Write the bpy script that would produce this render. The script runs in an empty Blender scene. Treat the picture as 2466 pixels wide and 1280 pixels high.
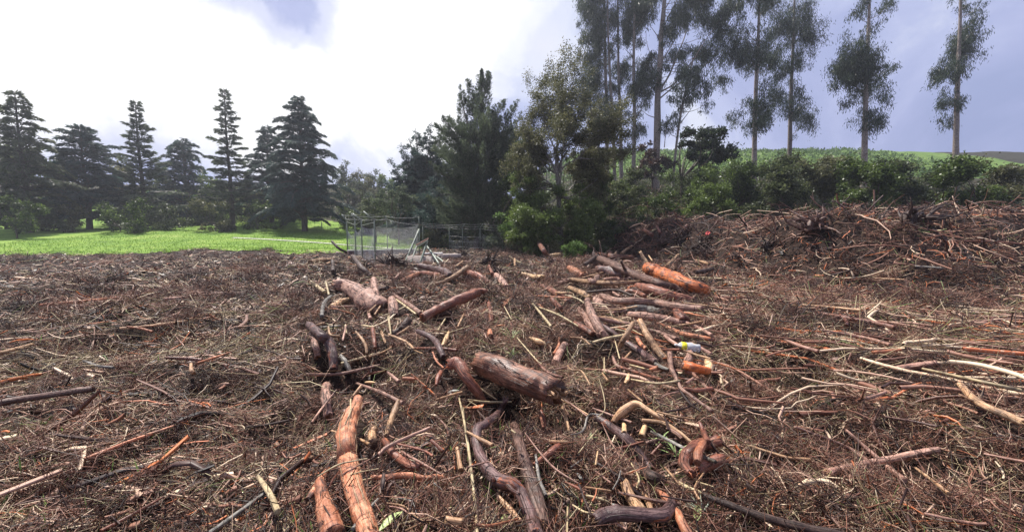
import bpy, math, random
import numpy as np
from mathutils import Vector

# ---------------------------------------------------------------- camera, sky, sun, exposure
SC = bpy.context.scene
F = 924.0; CX = 1233.0; CY = 640.0; PITCH = math.radians(5.0); EYE = 1.6
cam_d = bpy.data.cameras.new('camera'); cam = bpy.data.objects.new('camera', cam_d)
SC.collection.objects.link(cam); SC.camera = cam
cam_d.sensor_fit = 'HORIZONTAL'; cam_d.sensor_width = 36.0; cam_d.lens = 36.0*F/2466.0
cam_d.clip_start = 0.05; cam_d.clip_end = 3000
cam.location = (0, 0, EYE); cam.rotation_euler = (math.radians(90)-PITCH, 0, 0)
SUN_EL, SUN_AZ = math.radians(60), math.radians(-42)
SUN_V = Vector((math.sin(SUN_AZ)*math.cos(SUN_EL), math.cos(SUN_AZ)*math.cos(SUN_EL), math.sin(SUN_EL)))
SC.view_settings.view_transform = 'Standard'; SC.view_settings.look = 'None'
SC.view_settings.gamma = 1.0; SC.view_settings.exposure = 0.58
SC.cycles.max_bounces = 6; SC.cycles.diffuse_bounces = 3; SC.cycles.glossy_bounces = 2
SC.cycles.transmission_bounces = 4; SC.cycles.transparent_max_bounces = 6; SC.cycles.volume_bounces = 0
SC.cycles.caustics_reflective = False; SC.cycles.caustics_refractive = False
sun_d = bpy.data.lights.new('sun', 'SUN'); sun_d.energy = 5.0; sun_d.angle = math.radians(0.6)
sun_d.color = (1.0, 0.95, 0.88)
sun = bpy.data.objects.new('sun', sun_d); SC.collection.objects.link(sun)
sun.location = (0, 0, 30); sun.rotation_euler = SUN_V.to_track_quat('Z', 'Y').to_euler()

def ray(u, v):
    d = np.array([(u-CX)/F, 1.0, (CY-v)/F])
    c, s = math.cos(PITCH), math.sin(PITCH)
    return np.array([d[0], d[1]*c + d[2]*s, -d[1]*s + d[2]*c])
def W(u, v, y):
    """the point at distance y ahead seen in direction u, v"""
    d = ray(u, v); return np.array([0, 0, EYE]) + d*(y/d[1])

class N:
    """small node-tree helper"""
    def __init__(s, tree): s.t = tree; s.t.nodes.clear()
    def n(s, typ, **kw):
        nd = s.t.nodes.new(typ)
        for k, v in kw.items(): setattr(nd, k, v)
        return nd
    def l(s, a, b): s.t.links.new(a, b)
    def val(s, sock, v):
        if isinstance(v, bpy.types.NodeSocket): s.l(v, sock)
        else: sock.default_value = v
    def math(s, op, a, b=0.0, c=0.0, clamp=False):
        m = s.n('ShaderNodeMath', operation=op, use_clamp=clamp)
        s.val(m.inputs[0], a); s.val(m.inputs[1], b); s.val(m.inputs[2], c); return m.outputs[0]
    def mix(s, f, a, b, typ='MIX'):
        m = s.n('ShaderNodeMix', data_type='RGBA', blend_type=typ)
        s.val(m.inputs['Factor'], f)
        for nm, v in (('A', a), ('B', b)):
            q = [i for i in m.inputs if i.name == nm and i.type == 'RGBA'][0]
            if isinstance(v, bpy.types.NodeSocket): s.l(v, q)
            else: q.default_value = (*v[:3], 1.0)
        return [o for o in m.outputs if o.type == 'RGBA'][0]
    def ramp(s, f, stops, interp='LINEAR'):
        r = s.n('ShaderNodeValToRGB'); r.color_ramp.interpolation = interp
        e = r.color_ramp.elements
        while len(e) < len(stops): e.new(0.5)
        for el, (p, c) in zip(e, stops):
            el.position = p; el.color = (*c[:3], 1.0) if not isinstance(c, (int, float)) else (c, c, c, 1.0)
        s.val(r.inputs[0], f); return r.outputs[0]
    def noise(s, vec, scale, detail=4.0, rough=0.55, dist=0.0):
        q = s.n('ShaderNodeTexNoise'); s.l(vec, q.inputs['Vector'])
        q.inputs['Scale'].default_value = scale; q.inputs['Detail'].default_value = detail
        q.inputs['Roughness'].default_value = rough; q.inputs['Distortion'].default_value = dist
        return q.outputs['Fac']
    def vmul(s, vec, sc):
        m = s.n('ShaderNodeVectorMath', operation='MULTIPLY'); s.l(vec, m.inputs[0]); m.inputs[1].default_value = sc
        return m.outputs[0]

world = bpy.data.worlds.new('World'); SC.world = world; world.use_nodes = True
w = N(world.node_tree)
tc = w.n('ShaderNodeTexCoord').outputs['Generated']
def dotdir(vec, d):
    m = w.n('ShaderNodeVectorMath', operation='DOT_PRODUCT'); w.l(vec, m.inputs[0]); m.inputs[1].default_value = d
    return m.outputs['Value']
def unit(u, v):
    d = ray(u, v); return tuple(d/np.linalg.norm(d))
sky = w.n('ShaderNodeTexSky', sky_type='NISHITA'); sky.sun_disc = False
sky.sun_elevation = SUN_EL; sky.sun_rotation = SUN_AZ
skyc = w.vmul(sky.outputs[0], (0.10, 0.10, 0.10))
n1 = w.noise(tc, 3.2, 6, 0.55, 0.6); n2 = w.noise(tc, 1.6, 3, 0.5, 0.3); n3 = w.noise(tc, 8.0, 6, 0.6, 0.2)
# cloud sheet in lavender greys
cl = w.ramp(n1, [(0.34, (0.38, 0.43, 0.74)), (0.46, (0.50, 0.54, 0.88)), (0.54, (0.66, 0.70, 1.02)), (0.63, (1.12, 1.14, 1.25))])
cl = w.mix(w.math('MULTIPLY', w.ramp(n2, [(0.3, 0.0), (0.6, 1.0)]), 0.35), cl, (0.46, 0.56, 0.88))
base = w.mix(0.90, skyc, cl)
# break in the cloud in front of the sun
lobes = None
for (u, v, r) in ((965, 215, 12.3), (1000, 60, 13.5), (1050, -60, 13.0), (760, 230, 7.5), (1060, -350, 17), (900, 120, 8.0), (1040, 300, 7.5), (560, 190, 11), (330, 120, 12), (90, 60, 13), (640, 330, 6), (700, 400, 4)):
    a = w.math('ARCCOSINE', dotdir(tc, unit(u, v)))
    g = w.math('SUBTRACT', 1.0, w.math('DIVIDE', a, math.radians(r)))
    lobes = g if lobes is None else w.math('MAXIMUM', lobes, g)
g = w.math('ADD', lobes, w.math('MULTIPLY', w.math('SUBTRACT', n3, 0.5), 0.55))
g = w.math('ADD', g, w.math('MULTIPLY', w.math('SUBTRACT', n1, 0.5), 0.9))
gm = w.ramp(g, [(-0.0, 0.0), (0.16, 0.32), (0.50, 1.0)], 'EASE')
wisp = w.math('SUBTRACT', 1.0, w.math('DIVIDE', w.math('ARCCOSINE', dotdir(tc, unit(1305, 115))), math.radians(4.5)))
wisp = w.math('MULTIPLY', w.ramp(w.math('ADD', wisp, w.math('MULTIPLY', w.math('SUBTRACT', n3, 0.5), 1.6)), [(0.05, 0.0), (0.75, 1.0)]), 0.6)
base = w.mix(wisp, base, (0.95, 0.96, 1.05))
col = w.vmul(w.mix(gm, base, (1.36, 1.36, 1.38)), (0.60, 0.60, 0.60))
bg = w.n('ShaderNodeBackground'); w.l(col, bg.inputs[0]); bg.inputs[1].default_value = 1.0
w.l(bg.outputs[0], w.n('ShaderNodeOutputWorld').inputs[0])

# ---------------------------------------------------------------- noise and terrain
RNG = np.random.default_rng(7); random.seed(7)
_T = np.random.default_rng(3).random((256, 256))
def vn(x, y, s=0):
    x = np.asarray(x, float)+s*17.37; y = np.asarray(y, float)+s*9.71
    xi = np.floor(x).astype(int); yi = np.floor(y).astype(int)
    fx = x-xi; fy = y-yi; fx = fx*fx*(3-2*fx); fy = fy*fy*(3-2*fy)
    a = _T[xi & 255, yi & 255]; b = _T[(xi+1) & 255, yi & 255]; c = _T[xi & 255, (yi+1) & 255]; d = _T[(xi+1) & 255, (yi+1) & 255]
    return (a*(1-fx)+b*fx)*(1-fy)+(c*(1-fx)+d*fx)*fy
def fbm(x, y, s=0, o=4):
    t = 0; a = 0.5
    for k in range(o): t = t+a*(vn(x*2**k, y*2**k, s+k)-0.5)*2; a *= 0.5
    return t
def ss(t): t = np.clip(t, 0, 1); return t*t*(3-2*t)
PITS = [(-2.65, 0, 0)]
def _flat(u, v, z=0.0):
    d = ray(u, v); t = (z-EYE)/d[2]; return d[0]*t, d[1]*t
PITS = []
for (u, v, r, dep) in ((797, 690, .55, .55), (872, 872, .48, .55), (960, 800, .3, .22), (1500, 905, .3, .2), (1090, 1010, .22, .15), (1420, 860, .35, .2), (1215, 955, .36, .34), (1290, 985, .25, .2), (1075, 775, .5, .3), (1655, 700, .5, .1),
                       (900, 1180, .22, .10), (1330, 1010, .3, .12), (775, 880, .4, .25), (1300, 775, .5, .15), (1400, 1010, .25, .12),
                       (1560, 1110, .2, .12), (1010, 1040, .25, .10), (700, 1000, .5, .3), (300, 800, .8, .4), (1900, 900, .7, .35), (2150, 1100, .4, .2)):
    x, y = _flat(u, v); PITS.append((x, y, r, dep))
def H(x, y):
    x = np.asarray(x, float); y = np.asarray(y, float); r = np.hypot(x, y)
    deb = 1-ss((y-29)/4)
    z = (0.21*fbm(x/1.5, y/1.5, 1)+0.13*fbm(x/0.42, y/0.42, 2, 3))*deb
    z = z+0.40*fbm(x/4.5, y/4.5, 5, 3)*deb*ss((r-3)/5)
    for (px, py, pr, dep) in PITS: z = z-dep*np.exp(-((x-px)**2+(y-py)**2)/(pr*pr))
    s = (x-8.5)*.969+(y-16.4)*.247
    z = z+2.0*ss(s/3.6)*ss((y-9.5)/5)*(1+0.30*fbm(x/2.5, y/2.5, 8, 3))+ss(s/2)*ss((y-9.5)/5)*(1-ss((y-30)/4))*(.45*fbm(x/1.1, y/1.1, 18, 4))
    z = z+ss((x-1)/9)*np.clip((y-29)*.25, 0, 8)
    z = z+ss((y-62)/75)*(7+11*ss((x+2)/30))
    z = z+ss((y-60)/28)*8*(1-ss((x+6)/8))
    z = z+2.2*np.clip((y-28)/30, 0, 1.3)*np.clip((-x-4)/26, 0, 1.3)*(1-ss((y-70)/40))
    z = z+0.8*fbm(x/14, y/14, 11, 3)*ss((y-42)/20)
    return z
def P(u, v, lift=0.0, far=60.0):
    d = ray(u, v); t = np.exp(np.linspace(math.log(1.1), math.log(far), 900))
    x = d[0]*t; y = d[1]*t; z = EYE+d[2]*t
    f = z-(H(x, y)+lift); i = np.argmax(f < 0) if (f < 0).any() else len(t)-1
    if i > 0:
        k = f[i-1]/(f[i-1]-f[i]+1e-9); tt = t[i-1]+(t[i]-t[i-1])*min(max(k, 0), 1)
    else: tt = t[0]
    return np.array([d[0]*tt, d[1]*tt, EYE+d[2]*tt])
def PF(u, v, lift=0.0, far=0):
    """as P, but over the level mean of the field instead of the bumps"""
    d = ray(u, v); t = (lift-EYE)/d[2]; return np.array([0, 0, EYE])+d*t
def to_px(p):
    c, s = math.cos(PITCH), math.sin(PITCH); x, y, z = p[0], p[1], p[2]-EYE
    yc = y*c-z*s; zc = y*s+z*c; return CX+F*x/yc, CY-F*zc/yc, yc

# ---------------------------------------------------------------- mesh helpers
def link(o): SC.collection.objects.link(o); return o
def mesh_np(name, V, faces, mat, tint=None, uv=None, smooth=False, loc=None, parent=None):
    """faces: list of (n,k) integer arrays"""
    V = np.asarray(V, np.float32)
    if loc is not None: V = V-np.asarray(loc, np.float32)
    me = bpy.data.meshes.new(name); me.vertices.add(len(V)); me.vertices.foreach_set('co', V.ravel())
    tot = np.concatenate([np.full(len(f), f.shape[1], np.int32) for f in faces])
    li = np.concatenate([f.ravel() for f in faces]).astype(np.int32)
    me.loops.add(len(li)); me.loops.foreach_set('vertex_index', li)
    st = np.concatenate([[0], np.cumsum(tot)[:-1]]).astype(np.int32)
    me.polygons.add(len(tot)); me.polygons.foreach_set('loop_start', st)
    if smooth: me.polygons.foreach_set('use_smooth', np.ones(len(tot), bool))
    if uv is not None:
        me.uv_layers.new(name='UVMap'); me.uv_layers[0].data.foreach_set('uv', np.asarray(uv, np.float32).ravel())
    if tint is not None:
        a = me.attributes.new('tint', 'FLOAT', 'POINT'); a.data.foreach_set('value', np.asarray(tint, np.float32))
    me.update(calc_edges=True)
    me.materials.append(mat)
    o = bpy.data.objects.new(name, me); link(o)
    if loc is not None and parent is None: o.location = loc
    if parent is not None: o.parent = parent
    return o
def tag(o, label=None, cat=None, group=None, kind=None):
    if label: o['label'] = label
    if cat: o['category'] = cat
    if group: o['group'] = group
    if kind: o['kind'] = kind
    return o
def empty(name, loc, label, cat, group=None):
    o = bpy.data.objects.new(name, None); link(o); o.location = loc; o.empty_display_size = 0.1
    return tag(o, label, cat, group)
def unit_rows(a): return a/np.maximum(np.linalg.norm(a, axis=-1, keepdims=True), 1e-9)

def spline(pts, n):
    """Catmull-Rom through the rows of pts, n samples"""
    p = np.asarray(pts, float)
    if len(p) == 2: t = np.linspace(0, 1, n)[:, None]; return p[0]*(1-t)+p[1]*t
    q = np.vstack([2*p[0]-p[1], p, 2*p[-1]-p[-2]])
    u = np.linspace(0, len(p)-1-1e-6, n); i = u.astype(int); f = (u-i)[:, None]
    a, b, c, d = q[i], q[i+1], q[i+2], q[i+3]
    return 0.5*((2*b)+(-a+c)*f+(2*a-5*b+4*c-d)*f**2+(-a+3*b-3*c+d)*f**3)

def tube_arrays(pts, rad, sides=10, seg=None, rough=0.08, knots=0, jag=0.0, seed=0, cap=True, rn=2.0, crumb=0.0):
    """tapered, slightly lumpy tube; returns V, quads, tris, uv"""
    rg = np.random.default_rng(seed); pts = np.asarray(pts, float); rad = np.asarray(rad, float)
    L = np.linalg.norm(np.diff(pts, axis=0), axis=1).sum()
    n = seg or int(max(4, min(60, L/(max(rad.mean(), 0.004)*0.7))))
    PR = spline(np.column_stack([pts, rad]), n); c = PR[:, :3]; r = np.maximum(PR[:, 3], rad.min()*0.5)
    t = unit_rows(np.gradient(c, axis=0))
    up = np.array([0.13, 0.21, 1.0]); up = up/np.linalg.norm(up)
    if abs(np.dot(t.mean(0)/max(np.linalg.norm(t.mean(0)), 1e-6), up)) > 0.9: up = np.array([1.0, 0.1, 0])
    s = unit_rows(np.cross(t, up)); b = np.cross(s, t)
    th = np.linspace(0, 2*math.pi, sides, endpoint=False)
    arc = np.concatenate([[0], np.cumsum(np.linalg.norm(np.diff(c, axis=0), axis=1))])
    A, TH = np.meshgrid(arc, th, indexing='ij'); rm = max(r.mean(), 1e-4)
    off = rg.random()*50
    lump = fbm(A/(rm*rn)+off, np.cos(TH)*0.9+off, 3, 3)+fbm(A/(rm*rn)+off+9, np.sin(TH)*0.9+3, 6, 3)
    ridge = fbm(A/(rm*9)+off, TH*sides/5.0, 9, 2)
    R = r[:, None]*(1+rough*lump*1.2+rough*0.6*ridge+crumb*fbm(A/(rm*.35)+off, TH*sides/3.0, 12, 3))
    for _ in range(knots):
        ka = rg.uniform(0.1, 0.9)*arc[-1]; kt = rg.uniform(0, 2*math.pi); dt = np.abs((TH-kt+math.pi) % (2*math.pi)-math.pi)
        R = R*(1+rg.uniform(.12, .32)*np.exp(-((A-ka)/(rm*.38))**2-(dt/.36)**2))
    V = c[:, None, :]+R[..., None]*(np.cos(TH)[..., None]*s[:, None, :]+np.sin(TH)[..., None]*b[:, None, :])
    if jag > 0:
        V[0] -= t[0]*(rg.random(sides)[:, None]*jag*r[0]); V[-1] += t[-1]*(rg.random(sides)[:, None]*jag*r[-1])
    V = V.reshape(-1, 3)
    i = np.arange(n-1)[:, None]*sides; j = np.arange(sides)[None, :]; j2 = (j+1) % sides
    Q = np.stack([i+j, i+j2, i+sides+j2, i+sides+j], -1).reshape(-1, 4)
    per = 2*math.pi*rm
    uu = np.stack([j/sides*per, (j+1)/sides*per, (j+1)/sides*per, j/sides*per], -1)+0*i[..., None]
    vv = np.stack([arc[:-1, None]+0*j, arc[:-1, None]+0*j, arc[1:, None]+0*j, arc[1:, None]+0*j], -1)
    UV = np.stack([uu, vv], -1).reshape(-1, 2)
    T = np.zeros((0, 3), int); info = (c, t, r, s, b)
    if cap:
        nv = len(V); rec = 0.35 if jag > 0 else -0.15
        V = np.vstack([V, c[0]+t[0]*r[0]*rec*(1 if jag > 0 else 1), c[-1]-t[-1]*r[-1]*rec])
        j = np.arange(sides)
        T = np.vstack([np.column_stack([j, np.full(sides, nv), (j+1) % sides]),
                       np.column_stack([(n-1)*sides+(j+1) % sides, np.full(sides, nv+1), (n-1)*sides+j])])
        UV = np.vstack([UV, np.tile([[0, 0], [.02, .02], [.04, 0]], (2*sides, 1))])
    return V, Q, T, UV, info
def merge(parts):
    V = []; Q = []; T = []; U4 = []; U3 = []; k = 0
    for (v, q, t, uv, _) in parts:
        V.append(v); Q.append(q+k); T.append(t+k); k += len(v); U4.append(uv[:len(q)*4]); U3.append(uv[len(q)*4:])
    fs = [np.vstack(Q)]; T = np.vstack(T); 
    if len(T): fs.append(T)
    return np.vstack(V), fs, np.vstack(U4+U3)
def tubes_obj(name, parts, mat, loc=None, parent=None, smooth=True):
    V, fs, uv = merge(parts); return mesh_np(name, V, fs, mat, uv=uv, smooth=smooth, loc=loc, parent=parent)

def twigs(C, az, pitch, L, R, bend, K=4, S=3, tint=None, z_follow=True):
    """many thin bent sticks at once"""
    n = len(C); t = np.linspace(-0.5, 0.5, K)
    dx = np.cos(az)*np.cos(pitch); dy = np.sin(az)*np.cos(pitch); dz = np.sin(pitch)
    D = np.stack([dx, dy, dz], -1); Sd = np.stack([-np.sin(az), np.cos(az), 0*az], -1); Up = np.cross(D, Sd)
    ba = bend[:, 0]; bb = bend[:, 1]
    sh = (t**2-0.08)[None, :, None]
    wig = (RNG.random((n, K))-0.5)[..., None]*L[:, None, None]*0.11
    pts = C[:, None, :]+D[:, None, :]*(t[None, :, None]*L[:, None, None])+Sd[:, None, :]*(ba*L)[:, None, None]*sh+Up[:, None, :]*(bb*L)[:, None, None]*sh+Sd[:, None, :]*wig
    th = np.arange(S)*2*math.pi/S
    prof = 1-0.45*np.clip(t+0.5, 0, 1)[None, :]*(RNG.random((n, 1)))
    prof[:, -1] *= 0.6
    rr = R[:, None]*prof
    V = pts[:, :, None, :]+rr[:, :, None, None]*(np.cos(th)[None, None, :, None]*Sd[:, None, None, :]+np.sin(th)[None, None, :, None]*Up[:, None, None, :])
    V = V.reshape(-1, 3)
    b = (np.arange(n)*K*S)[:, None, None]; k = (np.arange(K-1)*S)[None, :, None]; j = np.arange(S)[None, None, :]; j2 = (j+1) % S
    Q = np.stack([b+k+j, b+k+j2, b+k+S+j2, b+k+S+j], -1).reshape(-1, 4)
    T = np.repeat(tint, K*S) if tint is not None else None
    return V, Q, T
def leaves(Pn, D, L, Wd, tint, fold=0.0):
    """diamond leaf faces"""
    n = len(Pn); D = unit_rows(D); S = unit_rows(np.cross(D, RNG.normal(size=(n, 3)))); 
    a = Pn; b = Pn+D*(L*.45)[:, None]+S*(Wd*.5)[:, None]; c = Pn+D*L[:, None]; d = Pn+D*(L*.45)[:, None]-S*(Wd*.5)[:, None]
    if fold:
        Nn = np.cross(D, S); b = b+Nn*(Wd*fold)[:, None]; d = d+Nn*(Wd*fold)[:, None]
    V = np.stack([a, b, c, d], 1).reshape(-1, 3); Q = np.arange(4*n).reshape(n, 4)
    return V, Q, np.repeat(tint, 4)

def join(ls):
    V = []; Q = []; T = []; k = 0
    for v, q, t in ls: V.append(v); Q.append(q+k); T.append(t); k += len(v)
    return np.vstack(V), [np.vstack(Q)], np.concatenate(T)

# ---------------------------------------------------------------- materials
def new_mat(name):
    m = bpy.data.materials.new(name); m.use_nodes = True; return m, N(m.node_tree)
def finish(q, col, rough=0.6, spec=0.4, bump=None, bstr=0.5, bdist=0.01, trans=None):
    b = q.n('ShaderNodeBsdfPrincipled'); q.val(b.inputs['Base Color'], col)
    q.val(b.inputs['Roughness'], rough); b.inputs['Specular IOR Level'].default_value = spec
    if bump is not None:
        bp = q.n('ShaderNodeBump'); bp.inputs['Strength'].default_value = bstr; bp.inputs['Distance'].default_value = bdist
        q.l(bump, bp.inputs['Height']); q.l(bp.outputs[0], b.inputs['Normal'])
    out = b.outputs[0]
    if trans:
        t = q.n('ShaderNodeBsdfTranslucent'); q.val(t.inputs[0], col)
        mx = q.n('ShaderNodeMixShader'); mx.inputs[0].default_value = trans; q.l(out, mx.inputs[1]); q.l(t.outputs[0], mx.inputs[2]); out = mx.outputs[0]
    q.l(out, q.n('ShaderNodeOutputMaterial').inputs[0])

def wood_mat(name, a, b, c, patch=None, pthr=0.55, rough=(0.45, 0.75), grain=1.0, bump=0.9, spec=0.45, crack=True, pscale=4.0):
    """a dark groove, b main, c light; patch = colour of a second layer (peeled wood or left bark)"""
    m, q = new_mat(name)
    uv = q.n('ShaderNodeTexCoord').outputs['UV']; ob = q.n('ShaderNodeTexCoord').outputs['Object']
    oi = q.n('ShaderNodeObjectInfo').outputs['Random']
    fib = q.noise(q.vmul(uv, (90*grain, 7*grain, 1)), 1.0, 5, 0.65, 0.25)
    big = q.noise(q.vmul(uv, (14, 3.0, 1)), 1.0, 4, 0.6, 0.6)
    fine = q.noise(ob, 60, 4, 0.6)
    f = q.math('ADD', q.math('MULTIPLY', fib, 0.5), q.math('ADD', q.math('MULTIPLY', big, 0.33), q.math('MULTIPLY', fine, 0.22)))
    col = q.ramp(f, [(0.38, a), (0.50, b), (0.64, c)])
    if patch:
        pn = q.noise(q.vmul(ob, (1, 1, 1)), pscale, 6, 0.65, 1.2)
        pm = q.ramp(pn, [(pthr-0.015, 0.0), (pthr+0.015, 1.0)])
        pc = q.mix(q.ramp(fib, [(0.35, 0.0), (0.65, 1.0)]), tuple(x*0.55 for x in patch), tuple(min(x*1.25, 1) for x in patch))
        col = q.mix(pm, col, pc)
    if crack:
        ck = q.noise(q.vmul(uv, (26*grain, 1.3*grain, 1)), 1.0, 2, 0.5, 1.0)
        cm = q.ramp(ck, [(0.485, 0.0), (0.497, 1.0), (0.505, 1.0), (0.517, 0.0)])
        col = q.mix(q.math('MULTIPLY', cm, 0.75), col, tuple(x*0.25 for x in a))
        f = q.math('SUBTRACT', f, q.math('MULTIPLY', cm, 0.35))
    dirt = q.ramp(q.noise(ob, 9, 5, 0.7), [(0.46, 0.0), (0.66, 0.75)])
    col = q.mix(dirt, col, (0.05, 0.030, 0.022))
    hs = q.n('ShaderNodeHueSaturation'); q.l(col, hs.inputs['Color'])
    q.val(hs.inputs['Value'], q.math('ADD', q.math('MULTIPLY', oi, 0.5), 0.75))
    rg = q.ramp(big, [(0.35, rough[0]), (0.65, rough[1])])
    finish(q, hs.outputs[0], rg, spec, f, bump, 0.012)
    return m
WM = {
 'orange': wood_mat('orange_stripped_wood', (0.13, .040, .020), (0.47, .165, .078), (0.70, .38, .23), patch=(0.17, .070, .045), pthr=0.585, crack=False, pscale=6),
 'vivid': wood_mat('vivid_orange_rotten_wood', (0.24, .045, .014), (0.60, .14, .032), (0.74, .28, .10), patch=(0.20, .085, .05), pthr=0.56, grain=.6, crack=False),
 'purple': wood_mat('wet_purple_brown_bark', (0.022, .010, .009), (0.095, .046, .042), (0.27, .165, .15), patch=(0.36, .11, .05), pthr=0.61, rough=(0.36, 0.68), bump=1.0, spec=.5, pscale=7),
 'pink': wood_mat('weathered_pinkish_wood', (0.085, .034, .022), (0.36, .19, .135), (0.60, .39, .30), patch=(0.12, .055, .04), pthr=0.60),
 'tan': wood_mat('dry_tan_wood', (0.14, .060, .028), (0.44, .25, .13), (0.66, .46, .28), patch=(0.13, .07, .045), pthr=0.62),
 'straw': wood_mat('pale_straw_stalk', (0.25, .17, .08), (0.52, .40, .22), (0.68, .57, .36), bump=.3, crack=False),
 'dark': wood_mat('dark_rotten_bark', (0.012, .007, .006), (0.045, .024, .018), (0.15, .085, .06), rough=(0.5, 0.8)),
 'red': wood_mat('reddish_brown_bark', (0.06, .018, .012), (0.22, .075, .045), (0.40, .18, .11), patch=(0.48, .16, .06), pthr=0.62, rough=(0.35, 0.6)),
 'bark': wood_mat('rough_flaking_bark', (0.03, .014, .011), (0.12, .058, .042), (0.33, .20, .15), patch=(0.42, .15, .07), pthr=0.64, rough=(0.4, 0.7), bump=1.0),
 'huge': wood_mat('fibrous_pinkish_bark', (0.03, .011, .006), (0.15, .060, .034), (0.38, .19, .12), patch=(0.10, .04, .025), pthr=0.56, rough=(0.35, 0.6), bump=1.0, grain=.8, pscale=6),
 'grey': wood_mat('pale_lichen_bark', (0.05, .045, .04), (0.20, .18, .155), (0.45, .42, .36), patch=(0.07, .06, .045), pthr=0.56),
 'blonde': wood_mat('fresh_blonde_wood', (0.30, .15, .06), (0.66, .42, .21), (0.80, .60, .38), bump=.5, crack=False),
}
ADJ = {'orange': 'orange', 'vivid': 'vivid orange', 'purple': 'purple-brown', 'pink': 'pinkish', 'tan': 'tan', 'straw': 'straw-coloured',
       'dark': 'dark', 'red': 'reddish', 'bark': 'rough brown', 'grey': 'grey', 'blonde': 'blonde'}

def tint_mat(name, stops, rough=0.6, spec=0.3, trans=None, nz=0.15):
    m, q = new_mat(name)
    at = q.n('ShaderNodeAttribute', attribute_name='tint').outputs['Fac']
    ob = q.n('ShaderNodeTexCoord').outputs['Object']
    f = q.math('ADD', at, q.math('MULTIPLY', q.math('SUBTRACT', q.noise(ob, 35, 3), 0.5), nz))
    finish(q, q.ramp(f, stops), rough, spec, trans=trans); return m
TWIG = tint_mat('litter_twigs', [(0.0, (.012, .006, .005)), (0.22, (.048, .022, .016)), (0.40, (.135, .055, .034)), (0.55, (.27, .125, .080)),
                (0.66, (.46, .28, .20)), (0.76, (.62, .45, .31)), (0.88, (.72, .59, .40)), (0.93, (.46, .13, .05)), (1.0, (.58, .19, .065))], 0.5, 0.4)
GRASS_DRY = tint_mat('dry_grass_strands', [(0.0, (.03, .020, .012)), (0.35, (.12, .080, .042)), (0.6, (.34, .25, .13)), (0.85, (.62, .52, .30)), (0.95, (.25, .32, .10)), (1.0, (.16, .26, .07))], 0.45, 0.4)
CHIP = tint_mat('bark_chips', [(0.0, (.012, .006, .005)), (0.35, (.055, .026, .018)), (0.6, (.17, .08, .055)), (0.76, (.44, .27, .19)), (0.92, (.66, .48, .35)), (1.0, (.52, .17, .06))], 0.5, 0.4)
def leaf_mat(name, d, mid, l, trans=0.45, rough=0.5, spec=0.4):
    return tint_mat(name, [(0.0, d), (0.5, mid), (1.0, l)], rough, spec, trans, 0.1)
L_CEDAR = leaf_mat('blue_green_needles', (.016, .032, .029), (.045, .080, .068), (.11, .17, .13))
L_CYP = leaf_mat('grey_green_sprays', (.024, .036, .022), (.080, .105, .062), (.19, .23, .13))
L_EUC = leaf_mat('eucalyptus_leaves', (.014, .026, .014), (.045, .070, .036), (.12, .16, .085), rough=.4)
L_OAK = leaf_mat('olive_leaves', (.028, .034, .012), (.105, .110, .045), (.26, .25, .12), rough=.45)
L_VINE = leaf_mat('vine_leaves', (.018, .032, .008), (.075, .115, .024), (.20, .27, .07), rough=.4)
L_BRIGHT = leaf_mat('bright_young_leaves', (.045, .085, .018), (.13, .22, .05), (.26, .38, .12), trans=.45)
L_DARK = leaf_mat('dark_broad_leaves', (.010, .020, .010), (.028, .045, .020), (.085, .11, .055), rough=.35)
L_RED = leaf_mat('purple_red_leaves', (.022, .014, .012), (.065, .035, .026), (.15, .075, .050), rough=.4)
L_FAR = leaf_mat('far_olive_leaves', (.03, .045, .022), (.075, .095, .045), (.16, .18, .085))
L_MIX = leaf_mat('tangled_undergrowth', (.016, .024, .009), (.070, .090, .034), (.21, .24, .10), rough=.45)

def simple(name, col, rough=.6, spec=.4, nscale=20, var=.35, bump=.3, bdist=.01, metal=0):
    m, q = new_mat(name); ob = q.n('ShaderNodeTexCoord').outputs['Object']
    f = q.noise(ob, nscale, 6, .6); c = q.ramp(f, [(0.3, tuple(x*(1-var) for x in col)), (0.7, tuple(min(1, x*(1+var)) for x in col))])
    finish(q, c, rough, spec, f, bump, bdist)
    if metal: [x for x in m.node_tree.nodes if x.type == 'BSDF_PRINCIPLED'][0].inputs['Metallic'].default_value = metal
    return m
M_POST = simple('green_painted_steel', (.17, .20, .15), .45, .5, 30, .45)
M_WIRE = simple('galvanised_wire', (.52, .53, .52), .4, .5, 30, .2, metal=.4)
M_CONC = simple('weathered_concrete', (.36, .30, .26), .85, .3, 9, .35, .5)
M_CONC_L = simple('pale_concrete', (.60, .57, .52), .85, .3, 9, .2, .4)
M_WALL = simple('purplish_block_wall', (.13, .075, .075), .85, .3, 14, .4, .5)
def ground_mat(name, stops, sc=(3.0, 40.0), bstr=.8, bd=.03):
    m, q = new_mat(name); ob = q.n('ShaderNodeTexCoord').outputs['Object']
    a = q.noise(ob, sc[0], 6, .65); b = q.noise(ob, sc[1], 5, .7)
    f = q.math('ADD', q.math('MULTIPLY', a, .5), q.math('MULTIPLY', b, .5))
    finish(q, q.ramp(f, stops), .9, .2, b, bstr, bd); return m
M_SOIL = ground_mat('dark_gap_soil', [(.36, (.008, .005, .004)), (.50, (.028, .016, .011)), (.60, (.07, .038, .027)), (.72, (.14, .08, .06))])  # soil kept dark so gaps in the litter read as black depth
M_FLOOR = ground_mat('forest_floor', [(.36, (.012, .010, .006)), (.5, (.03, .028, .013)), (.66, (.07, .065, .03))], (1.0, 8.0))
M_MEAD = ground_mat('meadow_grass', [(.38, (.06, .11, .016)), (.47, (.14, .25, .03)), (.55, (.20, .31, .045)), (.63, (.33, .36, .11))], (0.35, 7.0), .5, .05)
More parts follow.
